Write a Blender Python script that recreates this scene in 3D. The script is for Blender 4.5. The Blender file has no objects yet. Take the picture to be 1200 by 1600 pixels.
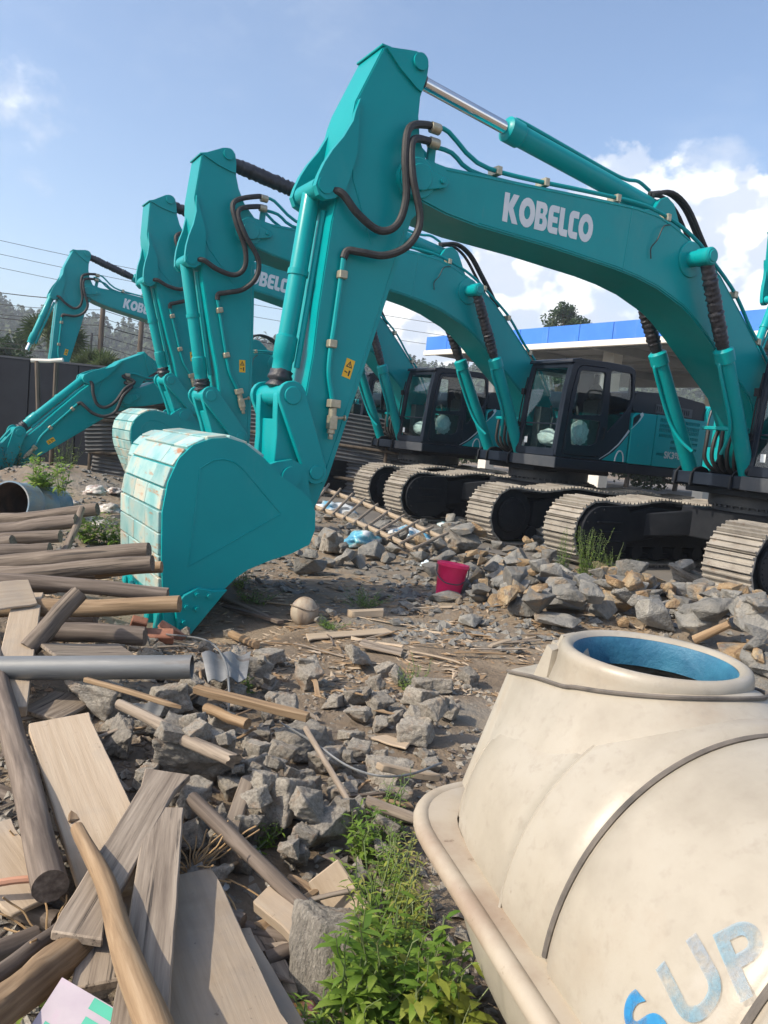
import bpy, bmesh, math, random
from mathutils import Vector, Matrix, noise
R = math.radians
SC = bpy.context.scene
COL = SC.collection
rnd = random.Random(7)

# ------------------------------------------------------------------ camera, sky, sun, exposure
cam_d = bpy.data.cameras.new('camera')
cam = bpy.data.objects.new('camera', cam_d); COL.objects.link(cam)
CAMH, PITCH, ROLL, FPX = 1.52, R(5.53), R(5.643), 1210.0
cam.matrix_world = Matrix.Translation((0, 0, CAMH)) @ Matrix.Rotation(R(90) - PITCH, 4, 'X') @ Matrix.Rotation(ROLL, 4, 'Z')
cam_d.sensor_fit = 'VERTICAL'; cam_d.sensor_height = 36.0; cam_d.lens = FPX / 1600 * 36.0
cam_d.clip_start = 0.05; cam_d.clip_end = 6000
SC.camera = cam

SUN_EL, SUN_AZ = R(39), R(-114)          # azimuth measured from +Y towards +X: the sun stands to the west of the view
world = bpy.data.worlds.new('World'); SC.world = world; world.use_nodes = True
sun_d = bpy.data.lights.new('sun', 'SUN'); sun_d.energy = 3.1; sun_d.angle = R(0.55); sun_d.color = (1.0, 0.89, 0.73)
sun = bpy.data.objects.new('sun', sun_d); COL.objects.link(sun)
sdir = Vector((math.sin(SUN_AZ) * math.cos(SUN_EL), math.cos(SUN_AZ) * math.cos(SUN_EL), math.sin(SUN_EL)))
sun.rotation_euler = (-sdir).to_track_quat('-Z', 'Y').to_euler()
sun.location = sdir * 60
vs = SC.view_settings
vs.view_transform = 'Standard'; vs.look = 'None'; vs.exposure = 0.72; vs.gamma = 1.0; vs.use_curve_mapping = False
SC.render.engine = 'CYCLES'
SC.cycles.use_denoising = True
SC.cycles.max_bounces = 7; SC.cycles.transparent_max_bounces = 12; SC.cycles.caustics_reflective = False; SC.cycles.caustics_refractive = False

def world_nodes():
    nt = world.node_tree; nt.nodes.clear(); L = nt.links.new
    N = lambda t, **k: nt.nodes.new(t)
    out = N('ShaderNodeOutputWorld'); bg = N('ShaderNodeBackground')
    sky = N('ShaderNodeTexSky'); sky.sky_type = 'NISHITA'; sky.sun_disc = False
    sky.sun_elevation = SUN_EL; sky.sun_rotation = SUN_AZ
    sky.air_density = 1.0; sky.dust_density = 3.0; sky.ozone_density = 1.3; sky.altitude = 500
    tc = N('ShaderNodeTexCoord')
    sep = N('ShaderNodeSeparateXYZ'); L(tc.outputs['Generated'], sep.inputs[0])
    def math_(op, a, b=None, c=None):
        n = N('ShaderNodeMath'); n.operation = op
        for i, v in enumerate((a, b, c)):
            if v is None: continue
            if isinstance(v, (int, float)): n.inputs[i].default_value = v
            else: L(v, n.inputs[i])
        return n.outputs[0]
    def sstep(v, a, b):
        n = N('ShaderNodeMapRange'); n.interpolation_type = 'SMOOTHSTEP'
        L(v, n.inputs[0]); n.inputs[1].default_value = a; n.inputs[2].default_value = b
        return n.outputs[0]
    def fbm(scale, off, detail=8, rough=.55, stretch=(1, 1, 1)):
        mp = N('ShaderNodeMapping'); mp.inputs['Location'].default_value = off; mp.inputs['Scale'].default_value = stretch
        L(tc.outputs['Generated'], mp.inputs[0])
        n = N('ShaderNodeTexNoise'); n.inputs['Scale'].default_value = scale; n.inputs['Detail'].default_value = detail
        n.inputs['Roughness'].default_value = rough; L(mp.outputs[0], n.inputs['Vector']); return n.outputs[0]
    az = math_('ARCTAN2', sep.outputs[0], sep.outputs[1])          # radians, 0 = +Y
    el = math_('ARCSINE', sep.outputs[2])
    # cumulus bank low in the north-east sky: its top undulates with azimuth
    lump = fbm(5.5, (3.1, 1.7, 0.4), 3, .5, (1, 1, 1.2))
    billow = fbm(16.0, (0.3, 5.2, 2.2), 9, .56, (1, 1, 1.3))
    rise = sstep(az, R(-14), R(15))
    fall = sstep(az, R(150), R(110))
    top = math_('MULTIPLY', math_('MULTIPLY', rise, fall), R(15.5))
    top = math_('ADD', top, R(4.0))
    t1 = math_('MULTIPLY', math_('SUBTRACT', lump, .5), .16)
    t2 = math_('MULTIPLY', math_('SUBTRACT', billow, .5), .20)
    edge = math_('SUBTRACT', math_('ADD', math_('ADD', top, t1), t2), el)
    cum = sstep(edge, -.005, .018)
    # gaps in the bank
    gap = fbm(4.5, (8.3, 2.9, 1.1), 6, .6, (1, 1, 2.0))
    cum = math_('MULTIPLY', cum, math_('ADD', math_('MULTIPLY', sstep(gap, .28, .60), .40), .60))
    # scattered small clouds and thin veils elsewhere
    small = fbm(4.2, (1.23, 0.62, 3.3), 8, .58, (1, 1, 1.7))
    sc = math_('MULTIPLY', sstep(small, .60, .78), .75)
    veil = math_('MULTIPLY', sstep(fbm(2.2, (6.0, 1.0, 4.0), 6, .6, (1, 1, 2.5)), .45, .85), .22)
    # one small puffy cloud in the west
    da, de = math_('DIVIDE', math_('ADD', az, R(28.5)), R(5.2)), math_('DIVIDE', math_('SUBTRACT', el, R(18.2)), R(2.4))
    dist = math_('SQRT', math_('ADD', math_('MULTIPLY', da, da), math_('MULTIPLY', de, de)))
    puff = math_('MULTIPLY', sstep(math_('ADD', math_('SUBTRACT', 1.0, dist), math_('MULTIPLY', math_('SUBTRACT', billow, .5), 2.6)), -.1, .9), .75)
    mask = math_('MAXIMUM', math_('MAXIMUM', math_('MAXIMUM', cum, sc), veil), puff)
    # light and dark of the billows: density difference towards the sun
    b1 = fbm(11.0, (0.3, 5.2, 2.2), 4, .5, (1, 1, 1.3)); b2 = fbm(11.0, (0.3 + .026, 5.2 - .006, 2.2 - .024), 4, .5, (1, 1, 1.3))
    g = math_('SUBTRACT', b1, b2)
    shade = sstep(g, -.045, .05)
    ramp = N('ShaderNodeMixRGB'); L(shade, ramp.inputs[0])
    ramp.inputs[1].default_value = (.52, .57, .66, 1); ramp.inputs[2].default_value = (.86, .86, .85, 1)
    skm = N('ShaderNodeMixRGB'); skm.blend_type = 'MULTIPLY'; skm.inputs[0].default_value = 1
    L(sky.outputs[0], skm.inputs[1]); skm.inputs[2].default_value = (.15, .15, .15, 1)
    mx = N('ShaderNodeMixRGB'); L(mask, mx.inputs[0]); L(skm.outputs[0], mx.inputs[1]); L(ramp.outputs[0], mx.inputs[2])
    L(mx.outputs[0], bg.inputs[0]); bg.inputs[1].default_value = 1.0
    L(bg.outputs[0], out.inputs[0])
world_nodes()

# ------------------------------------------------------------------ helpers
_c, _s, _cr, _sr = math.cos(PITCH), math.sin(PITCH), math.cos(ROLL), math.sin(ROLL)
def ray(u, v):
    a, b = u - 600, v - 800
    x = (a * _cr + b * _sr) / FPX; z = -(-a * _sr + b * _cr) / FPX
    return Vector((x, _c + _s * z, -_s + _c * z))
def atz(u, v, z=0.0):
    r = ray(u, v); t = (z - CAMH) / r.z
    return Vector((0, 0, CAMH)) + r * t
def aty(u, v, y):
    r = ray(u, v); return Vector((0, 0, CAMH)) + r * (y / r.y)

def sm(a, b, x):
    t = max(0, min(1, (x - a) / (b - a))); return t * t * (3 - 2 * t)
def gz(x, y):
    """height of the rough ground"""
    z = 0.0
    z += .20 * math.exp(-((y - 7.7) / 1.2) ** 2) * sm(.5, 1.6, x) * sm(5.6, 4.2, x)
    z += .22 * math.exp(-((x - 3.6) / 1.0) ** 2 - ((y - 6.3) / 1.0) ** 2)
    z += .14 * math.exp(-((x + .1) / 1.2) ** 2 - ((y - 10.2) / 1.2) ** 2)
    z += .26 * math.exp(-((x + 2.9) / 1.3) ** 2 - ((y - 4.4) / 1.3) ** 2)
    z -= .20 * math.exp(-((x + 1.5) / .9) ** 2 - ((y - 5.9) / .6) ** 2)
    z += .10 * math.exp(-((x + .9) / .8) ** 2 - ((y - 3.0) / .8) ** 2)
    z += .5 * math.exp(-((x + 5.5) / 1.5) ** 2 - ((y - 13.0) / 1.2) ** 2)
    if y < 16:
        z += .045 * noise.noise(Vector((x * 1.3, y * 1.3, 0))) + .03 * noise.noise(Vector((x * 4, y * 4, 3)))
    return z
def onz(u, v, dz=0.0):
    """the spot of ground seen at a pixel, dz above the soil"""
    z = 0.0
    for _ in range(5):
        p = atz(u, v, z + dz); z = gz(p.x, p.y)
    return atz(u, v, z + dz)

class MB:
    def __init__(s): s.v, s.f = [], []
    def add(s, vs, fs):
        k = len(s.v); s.v += [tuple(p) for p in vs]; s.f += [tuple(i + k for i in f) for f in fs]; return s
    def box(s, x0, x1, y0, y1, z0, z1):
        return s.add([(x, y, z) for x in (x0, x1) for y in (y0, y1) for z in (z0, z1)],
                     [(0, 1, 3, 2), (4, 6, 7, 5), (0, 4, 5, 1), (2, 3, 7, 6), (0, 2, 6, 4), (1, 5, 7, 3)])
    def prism(s, poly, y0, y1):
        n = len(poly)
        return s.add([(x, y0, z) for x, z in poly] + [(x, y1, z) for x, z in poly],
                     [tuple(range(n))[::-1], tuple(range(n, 2 * n))] + [(i, (i + 1) % n, n + (i + 1) % n, n + i) for i in range(n)])
    def cyl(s, p0, p1, r0, r1=None, n=12, caps=True):
        r1 = r0 if r1 is None else r1
        return s.lathe(p0, p1, [(0, r0), (1, r1)], n, caps)
    def lathe(s, p0, p1, prof, n=16, caps=True, jit=0.0, rg=None):
        """profile of (fraction along p0-p1, radius)"""
        p0, p1 = Vector(p0), Vector(p1); d = p1 - p0; q = d.to_track_quat('Z', 'Y') if d.length > 1e-9 else None
        ex, ey = q @ Vector((1, 0, 0)), q @ Vector((0, 1, 0))
        vs, fs = [], []
        for t, r in prof:
            for i in range(n):
                a = 2 * math.pi * i / n
                rr = r * (1 + (rg.uniform(-jit, jit) if jit else 0))
                vs.append(p0 + d * t + ex * (rr * math.cos(a)) + ey * (rr * math.sin(a)))
        m = len(prof)
        for j in range(m - 1):
            for i in range(n):
                k = (i + 1) % n
                fs.append((j * n + i, j * n + k, (j + 1) * n + k, (j + 1) * n + i))
        if caps:
            fs.append(tuple(range(n))[::-1]); fs.append(tuple(range((m - 1) * n, m * n)))
        return s.add(vs, fs)
    def tube(s, pts, r, n=8, taper=None):
        pts = [Vector(p) for p in pts]; m = len(pts); vs, fs = [], []
        up = None
        for j, p in enumerate(pts):
            t = (pts[min(j + 1, m - 1)] - pts[max(j - 1, 0)]).normalized()
            if up is None:
                up = t.orthogonal().normalized()
            up = (up - t * up.dot(t)).normalized(); sd = t.cross(up)
            rr = r if taper is None else r * taper[j]
            for i in range(n):
                a = 2 * math.pi * i / n
                vs.append(p + up * (rr * math.cos(a)) + sd * (rr * math.sin(a)))
        for j in range(m - 1):
            for i in range(n):
                k = (i + 1) % n
                fs.append((j * n + i, j * n + k, (j + 1) * n + k, (j + 1) * n + i))
        fs.append(tuple(range(n))[::-1]); fs.append(tuple(range((m - 1) * n, m * n)))
        return s.add(vs, fs)
    def mesh(s, name, mat, bevel=0, seg=2, smooth=None, ang=35):
        me = bpy.data.meshes.new(name); me.from_pydata(s.v, [], s.f); me.update()
        bm = bmesh.new(); bm.from_mesh(me)
        bmesh.ops.recalc_face_normals(bm, faces=bm.faces)
        if bevel:
            es = [e for e in bm.edges if len(e.link_faces) == 2 and e.calc_face_angle(0) > R(28)]
            bmesh.ops.bevel(bm, geom=es, offset=bevel, segments=seg, affect='EDGES', clamp_overlap=True)
        bm.to_mesh(me); bm.free()
        if smooth or (smooth is None and bevel):
            me.shade_smooth(); me.set_sharp_from_angle(angle=R(ang))
        if mat: me.materials.append(mat)
        return me

def plate(outer, holes, y0, y1):
    """flat plate in XZ with holes, thickness y0..y1"""
    bm = bmesh.new(); loops = [outer] + holes; es = []
    for lp in loops:
        vs = [bm.verts.new((x, y0, z)) for x, z in lp]
        es += [bm.edges.new((vs[i], vs[(i + 1) % len(vs)])) for i in range(len(vs))]
    bmesh.ops.triangle_fill(bm, edges=es, use_beauty=True)
    fs = list(bm.faces)
    r = bmesh.ops.extrude_face_region(bm, geom=fs)
    for g in r['geom']:
        if isinstance(g, bmesh.types.BMVert): g.co.y = y1
    bm.verts.ensure_lookup_table(); bm.verts.index_update()
    mb = MB(); mb.add([v.co for v in bm.verts], [[v.index for v in f.verts] for f in bm.faces]); bm.free()
    return mb

def smooth_pts(pts, k=6):
    """Catmull-Rom through points"""
    P = [Vector(p) for p in pts]; P = [P[0] * 2 - P[1]] + P + [P[-1] * 2 - P[-2]]; out = []
    for i in range(1, len(P) - 2):
        for j in range(k):
            t = j / k
            out.append(.5 * ((2 * P[i]) + (P[i + 1] - P[i - 1]) * t + (2 * P[i - 1] - 5 * P[i] + 4 * P[i + 1] - P[i + 2]) * t * t + (3 * P[i] - P[i - 1] - 3 * P[i + 1] + P[i + 2]) * t ** 3))
    out.append(P[-2]); return out

def ob(name, me, parent=None, loc=(0, 0, 0), rot=(0, 0, 0), scale=None):
    o = bpy.data.objects.new(name, me); COL.objects.link(o)
    o.location = loc; o.rotation_euler = rot
    if scale is not None: o.scale = scale if hasattr(scale, '__len__') else (scale,) * 3
    if parent is not None: o.parent = parent
    return o
def tag(o, label, cat, group=None):
    o['label'] = label; o['category'] = cat
    if group: o['group'] = group
    return o
def kind(o, k, label=None, cat=None):
    o['kind'] = k
    if label: o['label'] = label
    if cat: o['category'] = cat
    return o

# ------------------------------------------------------------------ materials
def material(name, cols, rough=.6, scale=6, detail=6, stretch=(1, 1, 1), bump=.0, bscale=None, metal=0, coat=0, spec=.5,
             ramp=(.35, .65), rand=0.0, streak=None, rrough=.0, sub=None, coord='Object', bdist=.02):
    """procedural surface: noise mixes two or three colours; optional second layer of blotches (colour, scale, low, high, stretch)"""
    m = bpy.data.materials.new(name); m.use_nodes = True; nt = m.node_tree; L = nt.links.new; N = nt.nodes.new
    b = nt.nodes['Principled BSDF']; b.inputs['Roughness'].default_value = rough; b.inputs['Metallic'].default_value = metal
    b.inputs['Coat Weight'].default_value = coat; b.inputs['Coat Roughness'].default_value = .08; b.inputs['Specular IOR Level'].default_value = spec
    tc = N('ShaderNodeTexCoord'); mp = N('ShaderNodeMapping'); mp.inputs['Scale'].default_value = stretch
    oi = N('ShaderNodeObjectInfo')
    vec = tc.outputs[coord]
    off = N('ShaderNodeVectorMath'); off.operation = 'SCALE'; off.inputs[0].default_value = (37, 91, 53); L(oi.outputs['Random'], off.inputs['Scale'])
    ad = N('ShaderNodeVectorMath'); L(vec, ad.inputs[0]); L(off.outputs[0], ad.inputs[1])
    L(ad.outputs[0], mp.inputs[0])
    nz = N('ShaderNodeTexNoise'); nz.inputs['Scale'].default_value = scale; nz.inputs['Detail'].default_value = detail; nz.inputs['Roughness'].default_value = .6
    L(mp.outputs[0], nz.inputs['Vector'])
    cr = N('ShaderNodeValToRGB'); L(nz.outputs[0], cr.inputs[0])
    e = cr.color_ramp.elements; n = len(cols)
    e[0].position = ramp[0]; e[0].color = (*cols[0], 1); e[1].position = ramp[1]; e[1].color = (*cols[-1], 1)
    for i in range(1, n - 1):
        q = e.new(ramp[0] + (ramp[1] - ramp[0]) * i / (n - 1)); q.color = (*cols[i], 1)
    c = cr.outputs[0]
    if streak:
        for (scol, ssc, lo, hi, sst) in streak:
            mp2 = N('ShaderNodeMapping'); mp2.inputs['Scale'].default_value = sst; L(ad.outputs[0], mp2.inputs[0])
            n2 = N('ShaderNodeTexNoise'); n2.inputs['Scale'].default_value = ssc; n2.inputs['Detail'].default_value = 7; n2.inputs['Roughness'].default_value = .65
            L(mp2.outputs[0], n2.inputs['Vector'])
            mr = N('ShaderNodeMapRange'); L(n2.outputs[0], mr.inputs[0]); mr.inputs[1].default_value = lo; mr.inputs[2].default_value = hi
            mx = N('ShaderNodeMixRGB'); L(mr.outputs[0], mx.inputs[0]); L(c, mx.inputs[1]); mx.inputs[2].default_value = (*scol, 1); c = mx.outputs[0]
    if rand:
        hs = N('ShaderNodeHueSaturation'); L(c, hs.inputs['Color'])
        mr = N('ShaderNodeMapRange'); L(oi.outputs['Random'], mr.inputs[0]); mr.inputs[3].default_value = 1 - rand; mr.inputs[4].default_value = 1 + rand
        L(mr.outputs[0], hs.inputs['Value']); c = hs.outputs[0]
    L(c, b.inputs['Base Color'])
    if rrough:
        mr = N('ShaderNodeMapRange'); L(nz.outputs[0], mr.inputs[0]); mr.inputs[1].default_value = .3; mr.inputs[2].default_value = .7
        mr.inputs[3].default_value = rough - rrough; mr.inputs[4].default_value = rough + rrough; L(mr.outputs[0], b.inputs['Roughness'])
    if bump:
        nb = N('ShaderNodeTexNoise'); nb.inputs['Scale'].default_value = bscale or scale * 3; nb.inputs['Detail'].default_value = 8; nb.inputs['Roughness'].default_value = .65
        L(mp.outputs[0], nb.inputs['Vector'])
        bp = N('ShaderNodeBump'); bp.inputs['Strength'].default_value = bump; bp.inputs['Distance'].default_value = bdist; L(nb.outputs[0], bp.inputs['Height']); L(bp.outputs[0], b.inputs['Normal'])
    if sub:
        b.inputs['Subsurface Weight'].default_value = sub
    return m

M = {}
M['teal'] = material('teal_paint', [(.000, .270, .285), (.000, .300, .315)], rough=.36, scale=1.2, coat=.06, rrough=.06, spec=.22,
                     streak=[((.05, .30, .30), 2.2, .56, 1.0, (1, 1, .5)), ((.10, .24, .22), 9, .66, .95, (1, 1, .35))], bump=.02, bscale=3, bdist=.05)
M['wear'] = material('worn_plate_paint', [(.17, .38, .38), (.30, .46, .44), (.46, .43, .34)], rough=.40, scale=3.5, rand=.16, ramp=(.34, .66),
                     streak=[((.36, .15, .05), 4.5, .585, .68, (1, .5, 3)), ((.02, .30, .38), 6, .60, .72, (1, 1, 2))], bump=.1, bscale=30)
M['navy'] = material('dark_cab_paint', [(.009, .014, .024), (.014, .020, .032)], rough=.34, scale=3, coat=.0, rrough=.06, spec=.22,
                     streak=[((.04, .04, .039), 5, .66, 1.3, (1, 1, 1))])
M['bumper'] = material('grey_bumper_paint', [(.045, .052, .064), (.07, .075, .083)], rough=.45, scale=4, spec=.3)
M['black'] = material('black_steel', [(.012, .014, .018), (.019, .021, .025)], rough=.55, scale=6, spec=.18, streak=[((.045, .041, .036), 4, .60, 1.1, (1, 1, 1))])
M['rubber'] = material('black_rubber', [(.016, .016, .017), (.03, .03, .03)], rough=.62, scale=20, bump=.3, bscale=90, bdist=.004)
M['sleeve'] = material('black_plastic_wrap', [(.014, .015, .020), (.035, .036, .045)], rough=.38, scale=9, bump=.6, bscale=22, bdist=.02)
M['chrome'] = material('chromed_rod', [(.72, .73, .74), (.80, .80, .80)], rough=.10, metal=1, scale=4)
M['zinc'] = material('zinc_fitting', [(.34, .31, .22), (.46, .42, .32)], rough=.45, metal=.6, scale=20)
M['shoe'] = material('dusty_track_steel', [(.15, .135, .12), (.27, .245, .21), (.34, .31, .265)], rough=.62, metal=.15, scale=5, rand=.14, ramp=(.25, .7),
                     streak=[((.17, .10, .06), 9, .58, .78, (1, 1, 1))], bump=.25, bscale=40)
M['white'] = material('white_lettering', [(.62, .66, .69), (.70, .72, .73)], rough=.35, scale=8)
M['yellow'] = material('yellow_decal', [(.80, .44, .01), (.85, .48, .02)], rough=.4, scale=8)
M['decalblack'] = material('decal_ink', [(.02, .02, .02), (.03, .03, .03)], rough=.5)
M['silver'] = material('silver_decal', [(.46, .48, .47), (.58, .58, .56)], rough=.35, scale=12)
M['orange'] = material('orange_decal', [(.75, .33, .02), (.8, .38, .04)], rough=.4)
M['seat'] = material('seat_fabric', [(.03, .032, .036), (.05, .05, .055)], rough=.8, scale=30)
M['film'] = material('crumpled_plastic_film', [(.40, .46, .47), (.55, .60, .60)], rough=.25, scale=9, bump=.9, bscale=8, bdist=.05)
M['swoosh'] = material('pale_stripe', [(.48, .53, .55), (.56, .60, .61)], rough=.35)

def glass(name, tint, gloss=1.45):
    m = bpy.data.materials.new(name); m.use_nodes = True; nt = m.node_tree; nt.nodes.clear(); L = nt.links.new; N = nt.nodes.new
    o = N('ShaderNodeOutputMaterial'); t = N('ShaderNodeBsdfTransparent'); t.inputs[0].default_value = (*tint, 1)
    g = N('ShaderNodeBsdfGlossy'); g.inputs['Roughness'].default_value = .02; g.inputs[0].default_value = (1, 1, 1, 1)
    fr = N('ShaderNodeFresnel'); fr.inputs[0].default_value = gloss
    ge = N('ShaderNodeNewGeometry'); iv = N('ShaderNodeMath'); iv.operation = 'SUBTRACT'; iv.inputs[0].default_value = 1; L(ge.outputs['Backfacing'], iv.inputs[1])
    ml = N('ShaderNodeMath'); ml.operation = 'MULTIPLY'; L(fr.outputs[0], ml.inputs[0]); L(iv.outputs[0], ml.inputs[1])
    mx = N('ShaderNodeMixShader'); L(ml.outputs[0], mx.inputs[0]); L(t.outputs[0], mx.inputs[1]); L(g.outputs[0], mx.inputs[2]); L(mx.outputs[0], o.inputs[0])
    return m
M['glass'] = glass('cab_glass', (.88, .94, .93), 1.6)
# ------------------------------------------------------------------ the excavators (local X forward, Y to the driver's left, Z up)
FOOT = Vector((.30, 1.75))            # boom foot pin
PIN = Vector((6.259, 3.841))          # boom tip pin
TIP = Vector((7.165, .735))           # bucket pin
A_TOP, A_BCYL, A_LINK = Vector((6.322, 4.835)), Vector((7.132, 3.581)), Vector((7.013, 1.150))
JOINT, EAR = Vector((7.298, 1.790)), Vector((7.263, 1.101))
B_REAR, BOSS, CFOOT = Vector((2.86, 4.40)), Vector((2.537, 3.865)), Vector((1.04, 1.40))
def rot2(p, o, a):
    c, s = math.cos(a), math.sin(a); d = p - o
    return Vector((o.x + d.x * c - d.y * s, o.y + d.x * s + d.y * c))
def v3(p, y=0.0): return Vector((p.x, y, p.y))
def rel(pts, o): return [(x - o.x, z - o.y) for x, z in pts]
CACHE = {}
def cached(key, fn):
    if key not in CACHE: CACHE[key] = fn()
    return CACHE[key]

BOOM = [(6.259, 4.035), (5.964, 4.020), (5.453, 4.066), (4.818, 4.122), (4.127, 4.186), (3.468, 4.238), (3.15, 4.235), (2.90, 4.19), (2.70, 4.13), (2.479, 4.057), (1.96, 3.796), (1.441, 3.397),
        (.886, 2.93), (.45, 2.42), (.10, 1.98), (.03, 1.75), (.10, 1.56), (.30, 1.47), (.52, 1.58), (.76, 1.98), (1.089, 2.434), (1.611, 2.772), (2.074, 3.071), (2.355, 3.240),
        (2.561, 3.330), (3.0, 3.455), (3.35, 3.51), (3.693, 3.538), (4.631, 3.572), (5.538, 3.578), (5.912, 3.606), (6.20, 3.66), (6.36, 3.69), (6.43, 3.77), (6.445, 3.86), (6.41, 3.95), (6.34, 4.01)]
ARM = [(6.677, 4.870), (6.50, 4.905), (6.368, 4.930), (6.290, 4.925), (6.235, 4.89), (6.212, 4.835), (6.221, 4.736), (6.262, 4.568), (6.262, 4.403), (6.225, 4.218), (6.12, 4.02), (6.06, 3.84), (6.10, 3.66),
       (6.23, 3.50), (6.413, 2.743), (6.622, 1.911), (6.832, 1.115), (6.99, .70), (7.05, .62), (7.14, .59), (7.24, .63), (7.29, .71), (7.29, .80), (7.228, 1.007), (7.135, 1.764), (7.094, 2.167), (7.082, 2.574),
       (7.03, 3.30), (6.985, 3.60), (6.944, 4.02), (6.904, 4.342)]
BRACKET = [(6.88, 4.36), (6.915, 4.24), (6.928, 4.162), (7.005, 4.009), (7.095, 3.88), (7.161, 3.758), (7.205, 3.644), (7.225, 3.56), (7.19, 3.49), (7.12, 3.465), (7.05, 3.49), (6.95, 3.55), (6.86, 3.9)]
BUCKET = [(8.336, -.172), (8.400, .464), (8.418, .798), (8.391, 1.022), (8.322, 1.206), (8.222, 1.316), (8.082, 1.376), (7.955, 1.392), (7.816, 1.363), (7.64, 1.254), (7.473, 1.115), (7.304, 1.019), (7.197, .933),
          (7.150, .842), (7.140, .691), (7.180, .565), (7.335, .488), (7.523, .428), (7.704, .354), (7.806, .281), (7.889, .194), (8.184, -.138)]
BH = .66       # half width of the bucket

def letters(word, height, xs=.72):
    """heavy rounded capitals as polygons with holes, baseline at 0, running in +x"""
    def arc(cx, cy, rx, ry, a0, a1, n=10): return [(cx + rx * math.cos(R(a0 + (a1 - a0) * i / n)), cy + ry * math.sin(R(a0 + (a1 - a0) * i / n))) for i in range(n + 1)]
    G = {
        'K': ([(0, 0), (0, 1), (.31, 1), (.31, .64), (.56, 1), (.92, 1), (.60, .53), (.98, 0), (.62, 0), (.31, .43), (.31, 0)], [], .98),
        'O': (arc(.5, .5, .52, .52, 0, 342, 19), [arc(.5, .5, .21, .24, 0, 330, 11)], 1.0),
        'B': ([(0, 0), (0, 1), (.48, 1)] + arc(.50, .755, .26, .245, 90, -55, 8) + arc(.52, .28, .30, .28, 55, -90, 8), [[(.30, .60), (.30, .78), (.46, .78), (.50, .69), (.46, .60)], [(.30, .22), (.30, .42), (.48, .42), (.53, .32), (.48, .22)]], .82),
        'E': ([(.70, 1)] + arc(.25, .75, .25, .25, 90, 180, 5) + arc(.25, .25, .25, .25, 180, 270, 5) + [(.70, 0), (.70, .23), (.31, .23), (.31, .395), (.64, .395), (.64, .605), (.31, .605), (.31, .77), (.70, .77)], [], .72),
        'L': ([(0, 1), (.31, 1), (.31, .25), (.62, .25), (.62, 0)] + arc(.25, .25, .25, .25, 270, 180, 5), [], .62),
        'C': ([(.66, 1)] + arc(.27, .73, .27, .27, 90, 180, 5) + arc(.27, .27, .27, .27, 180, 270, 5) + [(.66, 0), (.66, .25), (.31, .25), (.31, .75), (.66, .75)], [], .68)}
    out = []; x = 0
    for ch in word:
        o, h, w = G[ch]
        f = lambda P: [((x + a) * xs * height, b * height) for a, b in P]
        out.append((f(o), [f(q) for q in h])); x += w + .05
    return out, x * xs * height

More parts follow.
